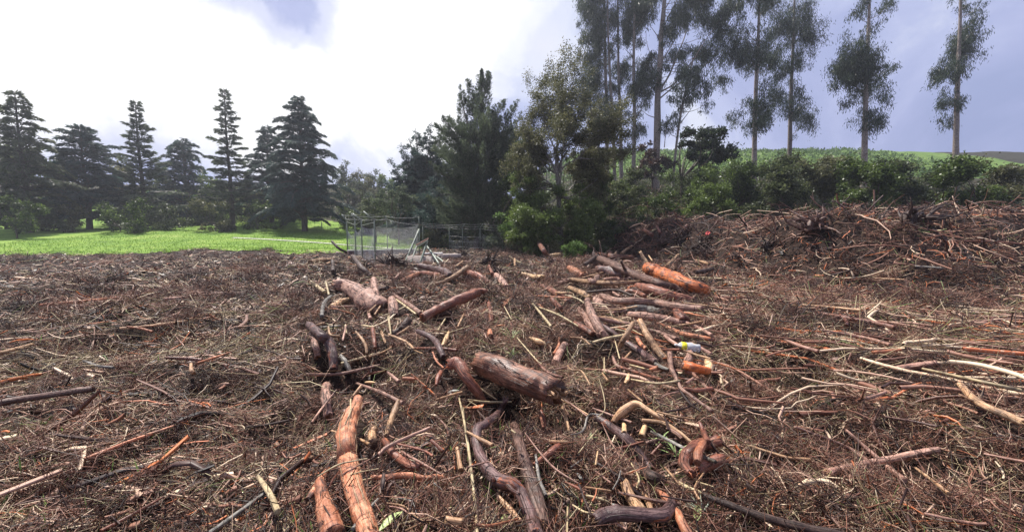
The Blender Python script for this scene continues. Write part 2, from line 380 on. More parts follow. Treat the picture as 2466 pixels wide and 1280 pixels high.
M_HILL = ground_mat('hill_grass', [(.38, (.060, .115, .018)), (.5, (.12, .20, .035)), (.62, (.18, .25, .055))], (0.45, 3.0), .6, .3)

# ---------------------------------------------------------------- ground, meadow, hill
def polar_ground():
    nr, na = 430, 620
    r = np.concatenate([[0.0], np.geomspace(0.35, 900, nr)])
    a = np.linspace(0, 2*math.pi, na, endpoint=False)
    # finer towards the open field ahead
    a = a-0.55*np.sin(a*1.0)*1.0
    R, A = np.meshgrid(r, a, indexing='ij'); X = R*np.sin(A); Y = R*np.cos(A)
    Z = H(X, Y)*(1-ss((R-260)/200))
    back = ss((-Y)/4); Z = Z*(1-back)
    V = np.stack([X, Y, Z], -1).reshape(-1, 3)
    i = np.arange(nr)[:, None]*na; j = np.arange(na)[None, :]; j2 = (j+1) % na
    Q = np.stack([i+j, i+na+j, i+na+j2, i+j2], -1).reshape(-1, 4)
    o = mesh_np('ground', V, [Q], M_SOIL, smooth=True); o.data.materials.append(M_FLOOR)
    cen = V[Q].mean(1); fl = (cen[:, 1] > 33).astype(np.int32); fl[(np.abs(cen[:, 0]) > 60)] = 1
    o.data.polygons.foreach_set('material_index', fl); tag(o, kind='structure'); return o
polar_ground()
def patch(name, x0, x1, y0, y1, st, mask, lift, mat):
    xs = np.arange(x0, x1+st, st); ys = np.arange(y0, y1+st, st); X, Y = np.meshgrid(xs, ys, indexing='ij')
    V = np.stack([X, Y, H(X, Y)+lift], -1).reshape(-1, 3); ny = len(ys)
    i = np.arange(len(xs)-1)[:, None]*ny; j = np.arange(ny-1)[None, :]
    Q = np.stack([i+j, i+ny+j, i+ny+j+1, i+j+1], -1).reshape(-1, 4)
    c = V[Q].mean(1); Q = Q[mask(c[:, 0], c[:, 1])]
    o = mesh_np(name, V, [Q], mat, smooth=True); tag(o, kind='structure'); return o
def mead_mask(x, y):
    far = 62+0.05*x*0+np.clip((-x-24)*.4, 0, 30)
    rim = 46+(-x-9)*1.1
    return (x < -8.6-0.25*fbm(y, y, 2)*4) & (y > 28.6+fbm(x/1.2, y/1.2, 4)*1.6) & (y < np.minimum(far, rim)+fbm(x/2, y/2, 3)*2)
patch('meadow', -75, -5, 26, 92, .5, mead_mask, .06, M_MEAD)
patch('hillside', 0, 130, 74, 190, 2.0, lambda x, y: (x > 15) & (y > 78), .35, M_HILL)
# pale track across the meadow
pts = [W(u, v, 40) for u, v in ((560, 574), (660, 578), (752, 583), (830, 589), (900, 595), (965, 599))]
pp = np.array([P(u, v, .1, 90) for u, v in ((560, 572), (660, 577), (752, 583), (830, 589), (900, 595), (950, 599))])
cc = spline(pp[:, :2], 60); dd = unit_rows(np.gradient(cc, axis=0)); sd = np.column_stack([-dd[:, 1], dd[:, 0]])
VV = []
for k in range(60):
    for s in (-.22, .22):
        x, y = cc[k]+sd[k]*s; VV.append((x, y, float(H(x, y))+.12))
QQ = np.array([(2*k, 2*k+1, 2*k+3, 2*k+2) for k in range(59)])
tag(mesh_np('path', VV, [QQ], M_CONC_L), kind='structure')


# ---------------------------------------------------------------- logs, branches and sticks
RG = {'f': (0, 0, 1.0), '3': (752, 480, 4.0), '4': (1232, 480, 4.0), '5': (752, 760, 4.571), '6': (1232, 760, 4.571), '7': (752, 960, 4.0), '8': (1232, 960, 4.0)}
ITEMS = []      # (object, centre, kind, length, radius, az, landmark phrase or None)
_seed = [100]
def frac_end(info, which, r_extra, seed, mat, parent):
    """splintered end: a ragged ring of slivers in the colour of the inner wood"""
    c, t, r, s, b = info; rg = np.random.default_rng(seed)
    p = c[0] if which == 0 else c[-1]; d = -t[0] if which == 0 else t[-1]; rr = r[0] if which == 0 else r[-1]
    S, B = (s[0], b[0]) if which == 0 else (s[-1], b[-1]); parts = []
    for k in range(11):
        a = rg.uniform(0, 6.28); q = rg.uniform(.15, .85)*rr; o = S*math.cos(a)*q+B*math.sin(a)*q
        L = rr*rg.uniform(.25, 1.25)*r_extra; side = rg.normal(size=3)*.22
        parts.append(tube_arrays([p+o-d*rr*.5, p+o+d*L*.5, p+o+(d+side)*L], [rr*rg.uniform(.14, .30), rr*rg.uniform(.10, .2), rr*.03], 5, seg=4, rough=.2, seed=seed+k))
    V, fs, uv = merge(parts); return mesh_np('broken_end', V, fs, mat, uv=uv, loc=None, parent=parent)
def L(rg, kind, pts, label=None, lm=None, name=None, lift=None, ends='', stubs=0, knots=None, jag=None, rough=None, sink=.25, wscale=1.0, hollow=False, cat=None, flat=None, level=False, inner=None):
    inner_ = inner
    P = PF if level else globals()['P']
    ox, oy, sc = RG[rg]; _seed[0] += 1; sd = _seed[0]; rnd = np.random.default_rng(sd)
    px = [(ox+p[0]/sc, oy+p[1]/sc, p[2]/sc*wscale) for p in pts]
    P3 = []; R3 = []
    for k, (u, v, wd) in enumerate(px):
        p = P(u, v, 0.03); r = 0.5*wd*p[1]/F
        lf = (lift[k] if isinstance(lift, (list, tuple)) else (lift or 0))
        p = P(u, v, (.085 if r > .03 else .10)+r*(1-sink)+lf); r = 0.5*wd*p[1]/F
        P3.append(p); R3.append(max(r, .0018))
    P3 = np.array(P3); R3 = np.array(R3); rm = R3.mean()
    if rm > .022 and kind != 'blonde' and 'point' not in (label or ''):
        R3[0] = max(R3[0], .85*R3[1]); R3[-1] = max(R3[-1], .85*R3[-2])
    ln = np.linalg.norm(np.diff(P3, axis=0), axis=1).sum()
    big = rm > .035
    sides = 28 if rm > .07 else 14 if rm > .03 else 8 if rm > .012 else 5
    nm = name or ('log' if rm > .05 else 'branch' if rm > .017 else 'stick')
    kn = knots if knots is not None else (3 if rm > .04 else 1 if rm > .015 else 0)
    nseg = int(np.clip(ln/(rm*.28), 6, 120))
    arr = tube_arrays(P3, R3, sides, seg=nseg, rough=rough if rough is not None else (.16 if big else .10), knots=kn, jag=jag if jag is not None else (1.0 if rm > .015 else .5), seed=sd, crumb=(.14 if kind == 'vivid' else .05 if kind in ('bark', 'dark', 'red') else .02) if rm > .03 and rough != .03 else 0)
    loc = P3.mean(0); loc = np.array([loc[0], loc[1], float(H(loc[0], loc[1]))])
    V, Q, T, uv, info = arr
    if flat is not None:   # squash into a slab
        pass
    o = tubes_obj(nm, [arr], WM[kind], loc=loc)
    inner = WM['blonde'] if kind in ('tan', 'straw', 'pink') else WM['orange'] if kind in ('orange', 'red', 'vivid') else WM['tan']
    if inner_: inner = WM[inner_]
    for e in ends:
        be = frac_end(info, 0 if e == 'a' else 1, 1.0, sd*7+(1 if e == 'a' else 2), inner, o)
        be.data.transform(__import__('mathutils').Matrix.Translation(Vector(-loc)))
    if rm > .035 and kind not in ('blonde',) and (rough is None or rough > .06):     # strips of bark lifting off
        c, t, r, s, b = info; n_ = len(c); pk = []
        for k in range(int(5+ln/rm*.55)):
            i0 = rnd.integers(0, n_-4); i1 = min(n_-1, i0+rnd.integers(3, max(5, n_//3))); a0 = rnd.uniform(.2, 2.94); idx = np.linspace(i0, i1, 5).astype(int); da = rnd.normal()*.25
            pt_ = [c[q]+(s[q]*math.cos(a0+da*z)-b[q]*math.sin(a0+da*z)*np.sign(-b[q][2] or 1))*r[q]*(1.03+.10*abs(z-.5)*rnd.random()+(.35*rnd.random()*(z > .9))) for z, q in zip(np.linspace(0, 1, 5), idx)]
            w0 = rm*rnd.uniform(.025, .085); pk.append(tube_arrays(pt_, [w0*.5, w0, w0*1.1, w0*.8, w0*.3], 5, seg=8, rough=.2, seed=sd+k))
        if pk:
            lb = tubes_obj('loose_bark', pk, WM[{'orange': 'tan', 'vivid': 'pink', 'red': 'bark', 'purple': 'bark', 'dark': 'bark'}.get(kind, kind)] if rnd.random() < .6 else WM['dark'], parent=o)
            lb.data.transform(__import__('mathutils').Matrix.Translation(Vector(-loc)))
    for k in range(stubs):
        i = rnd.integers(len(info[0])//5, len(info[0])*4//5); c, t, r, s, b = (q[i] for q in info)
        a = rnd.uniform(-.3, 1.2); d = unit_rows((s*math.cos(a)*rnd.choice([-1, 1])+np.array([0, 0, 1])*abs(math.sin(a))*.8+t*.7)[None])[0]
        l_ = r*rnd.uniform(2, 5); ar = tube_arrays([c, c+d*l_*.5, c+d*l_+np.array([0, 0, .1*l_])], [r*.45, r*.32, r*.2], 7, seg=6, rough=.15, jag=1, seed=sd+k)
        so = tubes_obj('side_branch', [ar], WM[kind], parent=o)
        so.data.transform(__import__('mathutils').Matrix.Translation(Vector(-loc)))
    d = P3[-1]-P3[0]
    cpath = info[0]; ITEMS.append(dict(path=cpath[:, :2], rad=info[2], o=o, c=P3.mean(0), k=kind, L=ln, r=rm, az=math.atan2(d[1], d[0]), lm=lm, label=label, nm=nm, cat=cat or nm, px=to_px(P3.mean(0)), rise=abs(d[2])/(np.linalg.norm(d)+1e-6)))
    return o

# ---- the large pieces, each with its own description and the phrase others refer to it by
L('7', 'orange', [(440, 10, 80), (425, 60, 110), (385, 140, 150), (345, 250, 180), (328, 420, 185), (345, 600, 190), (400, 850, 195), (480, 1100, 200), (545, 1300, 205), (560, 1360, 205)],
  'thick orange stripped log standing out at lower left, bark torn at its upper end', 'the thick orange log', ends='a', lift=[.12, .1, .08, .05, .03, .02, 0, 0, 0, 0], stubs=0, knots=5, rough=.10)
L('7', 'orange', [(70, 830, 90), (110, 1000, 150), (150, 1150, 210), (200, 1330, 250)], 'dark log with peeling orange patches in the bottom corner beside the thick orange log', 'the peeling corner log', ends='a')
L('7', 'orange', [(150, 670, 40), (80, 780, 75), (20, 880, 70), (-40, 960, 50)], 'flat orange splinter of wood above the peeling corner log')
L('7', 'red', [(700, 405, 50), (760, 500, 78), (850, 585, 92), (950, 640, 90), (1030, 655, 50)], 'short curved reddish branch with rounded peeling bark right of the thick orange log', 'the curved reddish branch', ends='a')
L('7', 'orange', [(570, 755, 50), (700, 750, 55), (850, 735, 62), (950, 735, 60), (1080, 760, 55), (1230, 745, 50), (1275, 775, 30)], 'nearly level orange-brown branch below the curved reddish branch', 'the level orange-brown branch')
L('7', 'tan', [(595, 290, 60), (575, 340, 80), (580, 395, 60)], 'knobby tan stub of wood standing between dark litter right of the thick orange log', ends='a')
L('7', 'tan', [(825, 20, 40), (800, 100, 68), (755, 220, 60), (710, 350, 40)], 'twisted tan branch rising above the curved reddish branch', 'the twisted tan branch', lift=[.06, .04, .02, 0])
L('7', 'pink', [(860, 505, 25), (1000, 585, 26), (1240, 722, 18)], 'thin straight stick slanting over the end of the curved reddish branch', lift=.05)
L('7', 'straw', [(1415, -10, 18), (1470, 250, 26), (1520, 600, 30), (1562, 950, 36), (1590, 1300, 34)], 'long pale bamboo-like stalk running down towards the bottom edge', 'the long pale stalk', lift=.07, name='stalk', knots=0, jag=.2)
L('f', 'purple', [(1218, 960, 10), (1203, 990, 16), (1175, 1015, 20), (1152, 1030, 23), (1147, 1053, 25), (1154, 1092, 28), (1172, 1127, 31), (1200, 1155, 33), (1232, 1166, 34), (1252, 1185, 34), (1268, 1218, 35), (1283, 1258, 37), (1292, 1290, 38)],
  'long S-curved purple-barked branch with an orange peeled upper end', 'the S-curved purple branch', ends='a', lift=[.12, .08, .06, .05, .04, .03, .03, .04, .05, .04, .03, .02, .02], rough=.11, knots=8, stubs=2)
L('8', 'bark', [(20, 240, 80), (60, 370, 100), (105, 540, 112), (150, 700, 130), (210, 880, 150), (270, 1100, 155), (300, 1210, 110)], 'rough flaking brown log lying against the S-curved purple branch', 'the rough flaking log', ends='ab', knots=6, rough=.2)
L('8', 'purple', [(820, 180, 65), (950, 265, 90), (1080, 360, 106), (1200, 490, 108), (1300, 620, 90), (1350, 680, 60)], 'straight purple-brown log slanting down right of centre', 'the slanting purple-brown log', ends='a', rough=.1)
L('8', 'dark', [(920, 510, 50), (1040, 600, 125), (1190, 685, 155), (1340, 745, 120), (1440, 780, 60)], 'dark splintered block of wood under the slanting purple-brown log', 'the dark splintered block', ends='b', rough=.25)
L('8', 'purple', [(815, 1165, 130), (900, 1120, 148), (1050, 1100, 142), (1200, 1110, 135), (1350, 1120, 132), (1470, 1110, 130), (1530, 1040, 112), (1545, 985, 80)], 'dark crooked log with a bright snapped blonde-orange end along the bottom', 'the snapped crooked log', ends='a', lift=[.06, .05, .04, .03, .02, .02, .02, .02], knots=5)
L('8', 'tan', [(1095, 820, 60), (1140, 930, 125), (1200, 1020, 130), (1250, 1080, 100)], 'pale orange split slab with holes behind the snapped crooked log', 'the pale split slab', rough=.15, ends='a')
L('8', 'tan', [(1270, 900, 30), (1310, 980, 60), (1345, 1070, 60)], 'narrow pale split piece right of the pale split slab')
L('8', 'red', [(1990, 400, 110), (1900, 425, 120), (1820, 440, 118), (1740, 490, 130), (1685, 565, 135), (1665, 640, 100), (1720, 715, 70)],
  'thick gnarled orange-brown root curling in from the right edge', 'the gnarled curling root', knots=7, rough=.16, lift=.06, ends='b')
L('8', 'orange', [(1840, 430, 60), (1800, 520, 90), (1790, 600, 70)], 'stubby orange root crossing inside the bend of the gnarled curling root', lift=.10)
L('8', 'red', [(2000, 590, 130), (1890, 630, 115), (1800, 690, 70)], 'thick reddish root lying under the gnarled curling root', ends='b')
L('8', 'red', [(1815, 235, 34), (1850, 320, 50), (1885, 410, 55)], 'short upright reddish root rising from the gnarled curling root', lift=.1)
L('8', 'orange', [(1385, 865, 35), (1480, 950, 80), (1560, 1050, 92), (1640, 1180, 100), (1710, 1310, 110)], 'twisted fibrous orange log running off the bottom edge at right', 'the twisted fibrous log', rough=.2, ends='a')
L('8', 'tan', [(985, 215, 50), (1010, 180, 70), (1085, 110, 88), (1170, 50, 76), (1230, 50, 56), (1300, 100, 56), (1400, 160, 55), (1490, 225, 40)], 'elbow-shaped tan branch bent sharply over the litter', 'the elbow-shaped branch', lift=[0, .03, .06, .09, .09, .06, .03, 0], knots=3)
L('8', 'blonde', [(1285, 265, 50), (1255, 345, 66)], 'short blonde cut piece below the elbow-shaped branch', ends='')
L('8', 'red', [(455, 450, 60), (380, 510, 75), (320, 550, 60), (215, 630, 35)], 'reddish broken stick pointing at the rough flaking log')
L('8', 'straw', [(1620, 815, 45), (1760, 880, 45), (1920, 935, 35)], 'yellow-green jointed stem right of the dark splintered block', name='stalk')
L('f', 'huge', [(1164, 876, 54), (1184, 883, 60), (1208, 892, 62), (1240, 905, 60), (1280, 921, 62), (1310, 933, 60), (1330, 942, 60)], 'huge fibrous barked log over a black hollow in the middle of the field', 'the huge barked log', ends='b', rough=.13, knots=4, sink=.0, lift=-.02, level=True)
L('5', 'red', [(1530, 530, 70), (1600, 530, 135), (1690, 670, 130), (1790, 810, 105), (1890, 950, 55)], 'split log with a bright orange rotted upper end left of the huge barked log', 'the split orange-ended log', lift=[.16, .15, .1, .05, 0], rough=.2, ends='a', inner='vivid')
L('5', 'purple', [(-30, 100, 80), (80, 200, 90), (165, 270, 100), (212, 370, 110), (228, 470, 100), (232, 580, 85)], 'arched purple-brown branch hanging over a dark hollow at the left edge', 'the arched purple-brown branch', lift=.12)
L('5', 'pink', [(-10, 190, 60), (30, 300, 80), (60, 440, 60)], 'pinkish flaking log at the left edge beside the arched purple-brown branch')
L('5', 'purple', [(1160, 170, 36), (1260, 210, 62), (1350, 270, 70), (1400, 350, 72), (1440, 450, 60)], 'curved pinkish-purple branch arching above the split orange-ended log', 'the arching pinkish-purple branch', lift=[.05, .08, .1, .08, .03])
L('5', 'blonde', [(1500, 180, 25), (1470, 260, 55), (1435, 335, 50)], 'blonde split splinter beside the arching pinkish-purple branch')
L('5', 'dark', [(1045, 50, 60), (1010, 110, 80), (960, 160, 70), (880, 215, 20)], 'charred black stick end poking up from the litter', 'the charred black stick', lift=[.15, .1, .05, 0])
L('5', 'pink', [(1060, 130, 26), (930, 212, 30)], 'pale stick lying across the charred black stick', lift=.1)
L('5', 'grey', [(320, 450, 40), (370, 520, 62), (415, 610, 50)], 'pale lichen-crusted broken piece below the dark hollow at left', 'the lichen-crusted piece')
L('5', 'pink', [(155, 770, 90), (150, 900, 105), (180, 1090, 90)], 'pinkish brown broken log end above the thick orange log', ends='a')
L('6', 'pink', [(580, 325, 80), (525, 420, 86), (480, 515, 70)], 'short smooth pinkish-red log piece alone in the dry grass', 'the short pinkish-red log', ends='', rough=.05)
L('6', 'blonde', [(200, 240, 20), (290, 280, 62), (370, 308, 22)], 'bright blonde wood chip left of the short pinkish-red log', 'the bright blonde chip', name='wood_chip', cat='wood chip', lift=.04)
L('6', 'tan', [(1335, 80, 40), (1260, 215, 60), (1180, 355, 55)], 'upright brown stake leaning right with a light orange side', 'the leaning brown stake', lift=[.35, .2, 0], ends='a')
L('6', 'tan', [(1415, 60, 36), (1500, 220, 70), (1600, 370, 80), (1695, 475, 60)], 'long plank-like brown branch leaning left in front of the pipe-like log', 'the plank-like leaning branch', lift=[.35, .22, .1, 0], ends='a')
L('6', 'purple', [(1250, 290, 70), (1400, 380, 80), (1500, 450, 84), (1600, 512, 80)], 'smooth purple pipe-like log with a dark hollow end', 'the pipe-like purple log', rough=.03, knots=0, jag=.1)
L('6', 'purple', [(1000, 110, 55), (1080, 160, 60), (1165, 225, 60)], 'smooth purple log stretch behind the leaning brown stake', rough=.04)
L('6', 'orange', [(1615, 80, 22), (1760, 150, 50), (1900, 200, 50), (2060, 230, 55), (2210, 265, 50)], 'long pointed orange branch behind the plastic bottle', 'the pointed orange branch', ends='')
L('6', 'pink', [(1965, 410, 60), (1950, 470, 80), (1905, 565, 80)], 'pinkish log end under the plastic bottle', lift=.03)
L('6', 'vivid', [(1930, 545, 50), (2000, 570, 100), (2090, 590, 100), (2150, 600, 60)], 'bright orange cut slab of wood near the right edge', 'the bright orange slab', rough=.18, lift=.08)
L('6', 'blonde', [(2160, 500, 60), (2175, 560, 90), (2160, 640, 70)], 'pale rounded log end at the right edge beside the bright orange slab', ends='')
L('6', 'pink', [(1740, 390, 60), (1755, 560, 55), (1800, 660, 48), (1870, 800, 42), (1990, 890, 42), (2200, 1045, 45)], 'long bending root running from the bottle down to the right edge', 'the long bending root', lift=.06)
L('4', 'vivid', [(1310, 660, 70), (1350, 680, 125), (1430, 715, 140), (1560, 765, 140), (1700, 815, 130), (1840, 860, 105), (1870, 870, 70)], 'large log with a crumbly vivid orange top on the heap at right', 'the vivid orange log', rough=.22, ends='a', knots=5, lift=[.2, .18, .12, .08, .05, .03, 0])
L('4', 'bark', [(850, 570, 60), (1000, 640, 78), (1200, 730, 76), (1400, 800, 70), (1580, 850, 66), (1750, 892, 55)], 'long straight grey-brown log slanting in front of the vivid orange log', 'the long straight log', lift=[.3, .22, .15, .08, .04, 0], ends='a', stubs=1)
L('4', 'purple', [(860, 680, 80), (960, 700, 95), (1080, 735, 60)], 'dark thick log wedged under the long straight log', ends='')
L('4', 'red', [(1220, 840, 40), (1330, 872, 95), (1480, 915, 104), (1620, 955, 100), (1730, 975, 80)], 'thick reddish barked log below the vivid orange log', 'the thick reddish log', ends='a', knots=6, rough=.22)
L('4', 'pink', [(870, 930, 40), (1000, 975, 72), (1200, 980, 76), (1400, 1000, 76), (1600, 1032, 75), (1830, 1055, 60)], 'long pale pinkish log curving along the flat bark sheet', 'the long pale pinkish log', lift=.1, rough=.07)
L('4', 'tan', [(580, 770, 30), (800, 800, 46), (1000, 806, 45), (1230, 795, 35)], 'long smooth tan branch lying level left of the thick reddish log', 'the level tan branch', lift=.08)
L('4', 'pink', [(440, 805, 22), (520, 785, 30), (610, 775, 38)], 'short pinkish branch continuing left of the level tan branch')
L('4', 'pink', [(900, 775, 38), (1000, 765, 45), (1060, 775, 40), (1150, 760, 42)], 'knobbly pinkish branch above the level tan branch', stubs=1)
L('4', 'red', [(770, 520, 30), (950, 545, 52), (1160, 562, 40)], 'reddish log lying level behind the fallen logs at right', 'the level reddish log')
L('4', 'blonde', [(340, 550, 34), (400, 540, 38), (462, 532, 34)], 'pale blonde log piece beside the green shrub', 'the pale blonde log', ends='')
L('4', 'red', [(250, 395, 34), (300, 480, 46), (345, 540, 38)], 'red-brown broken trunk piece leaning in front of the bushes', 'the leaning red-brown trunk piece', lift=[.75, .4, 0], ends='a')
L('4', 'blonde', [(105, 718, 40), (200, 742, 50), (300, 752, 48)], 'yellow-tan log piece with clean sides in mid field', 'the yellow-tan log', ends='')
L('4', 'red', [(1595, 1085, 95), (1625, 1130, 105), (1660, 1165, 105)], 'short hollow orange log end facing the viewer below the long pale pinkish log', 'the hollow orange log end', ends='')
L('4', 'grey', [(1130, 1060, 50), (1220, 1050, 80), (1320, 1065, 82), (1430, 1080, 60)], 'greyish barked log beneath the long pale pinkish log', 'the greyish barked log')
L('4', 'pink', [(1150, 1110, 50), (1300, 1125, 75), (1500, 1160, 74), (1680, 1195, 50)], 'pinkish log below the greyish barked log', 'the lower pinkish log')
L('4', 'blonde', [(1240, 508, 24), (1275, 565, 28), (1315, 622, 24)], 'pale split stake standing before the dark debris mound', 'the pale split stake', lift=[.45, .2, 0])
L('4', 'pink', [(730, 975, 50), (762, 1090, 80), (840, 1230, 90), (905, 1330, 80)], 'forked pinkish log leaning towards the viewer right of centre', 'the forked pinkish log', lift=[.2, .12, .05, 0], ends='a')
L('4', 'pink', [(655, 1060, 40), (740, 1180, 76), (860, 1300, 76)], 'pinkish log beside and left of the forked pinkish log')
L('4', 'tan', [(560, 850, 36), (680, 900, 62), (750, 945, 46)], 'stubby tan branch pointing at the flat bark sheet', ends='a')
L('4', 'red', [(300, 835, 46), (420, 900, 60), (545, 995, 50)], 'reddish branch bundle slanting left of the flat bark sheet', 'the slanting reddish branch')
L('4', 'straw', [(205, 1005, 18), (300, 1120, 26), (382, 1225, 26)], 'straight pale yellow stalk lying on dry grass in mid field', 'the pale yellow stalk', name='stalk', lift=.05)
L('3', 'pink', [(260, 825, 40), (350, 845, 125), (430, 900, 155), (520, 960, 195), (610, 1020, 200), (660, 1050, 130)], 'big weathered driftwood trunk beside a black hollow at left', 'the driftwood trunk', rough=.2, knots=6, sink=.35, stubs=1, ends='a')
L('3', 'pink', [(590, 770, 50), (600, 840, 62), (615, 920, 60)], 'stubby upright snag behind the driftwood trunk', lift=[.25, .1, 0], ends='a')
L('3', 'red', [(1070, 1135, 80), (1200, 1062, 95), (1350, 992, 95), (1500, 930, 100), (1600, 890, 80), (1680, 878, 26)], 'long orange-red log with a pointed end slanting up in mid field', 'the pointed orange-red log', lift=[.05, .08, .12, .16, .2, .22], knots=4)
L('3', 'tan', [(1050, 825, 22), (1200, 812, 34), (1300, 775, 40), (1400, 720, 46), (1495, 650, 44)], 'slender tan branch curving upward behind the pointed orange-red log', 'the slender curving branch', lift=[0, .03, .08, .15, .28])
L('3', 'red', [(1470, 705, 46), (1560, 720, 60), (1640, 760, 66), (1700, 815, 58)], 'arched reddish branch curving down to the right', 'the arched reddish branch', lift=[.1, .12, .1, 0])
L('3', 'purple', [(1040, 640, 36), (1180, 670, 60), (1280, 695, 66), (1330, 735, 50)], 'grey-brown arched log just below the fallen fence posts', 'the grey-brown arched log', lift=.08)
L('3', 'red', [(950, 710, 30), (1100, 712, 48), (1290, 740, 30)], 'reddish log lying under the grey-brown arched log')
L('3', 'orange', [(870, 785, 30), (940, 750, 44), (1015, 715, 40)], 'orange-brown branch slanting below the concrete block')
L('3', 'dark', [(395, 550, 40), (470, 650, 46), (560, 735, 34)], 'dark branch slanting in front of the front fence post', 'the dark slanting branch', lift=[.4, .2, 0])
L('3', 'dark', [(190, 405, 14), (255, 470, 24), (335, 512, 24)], 'black twisted branch sticking up before the green meadow', 'the black twisted branch', lift=[.75, .35, 0], stubs=2)
L('3', 'tan', [(-20, 605, 30), (100, 586, 40), (200, 580, 25)], 'tan log lying level at the left edge below the meadow', 'the level tan log')
L('3', 'tan', [(190, 1040, 40), (280, 985, 64), (400, 960, 36)], 'loose curved bark slab below the driftwood trunk')
L('3', 'pink', [(790, 920, 26), (920, 1010, 46), (1045, 1095, 42)], 'straight pinkish-tan log between the driftwood trunk and the pointed orange-red log', 'the straight pinkish-tan log')
L('3', 'straw', [(780, 945, 18), (900, 1030, 22), (1000, 1105, 20)], 'pale stick alongside the straight pinkish-tan log')
L('3', 'pink', [(765, 965, 60), (780, 1040, 100), (790, 1120, 80)], 'stumpy pinkish snag left of the straight pinkish-tan log', ends='a')
L('3', 'pink', [(1480, 745, 34), (1540, 755, 44), (1610, 775, 36)], 'pink-toned log end under the arched reddish branch')
L('3', 'pink', [(1770, 735, 50), (1815, 780, 72), (1875, 850, 56)], 'short pinkish log with a splintered end right of the arched reddish branch', ends='b')  # end splinters in pale inner wood
L('3', 'orange', [(1925, 945, 30), (1880, 985, 52), (1850, 1035, 48)], 'crooked orange branch stub in mid field')
L('3', 'red', [(1700, 1000, 36), (1715, 1080, 50), (1728, 1175, 44)], 'narrow reddish branch pointing at the viewer below the pointed orange-red log')
L('3', 'dark', [(1180, 1100, 80), (1260, 1090, 80), (1340, 1090, 44)], 'dark log tucked under the pointed orange-red log', sink=.6)  # whole piece in the dark bark material
L('3', 'grey', [(90, 1125, 36), (112, 1005, 36), (180, 930, 30)], 'curved pale greenish branch at the left edge below the black hollow', lift=.1)
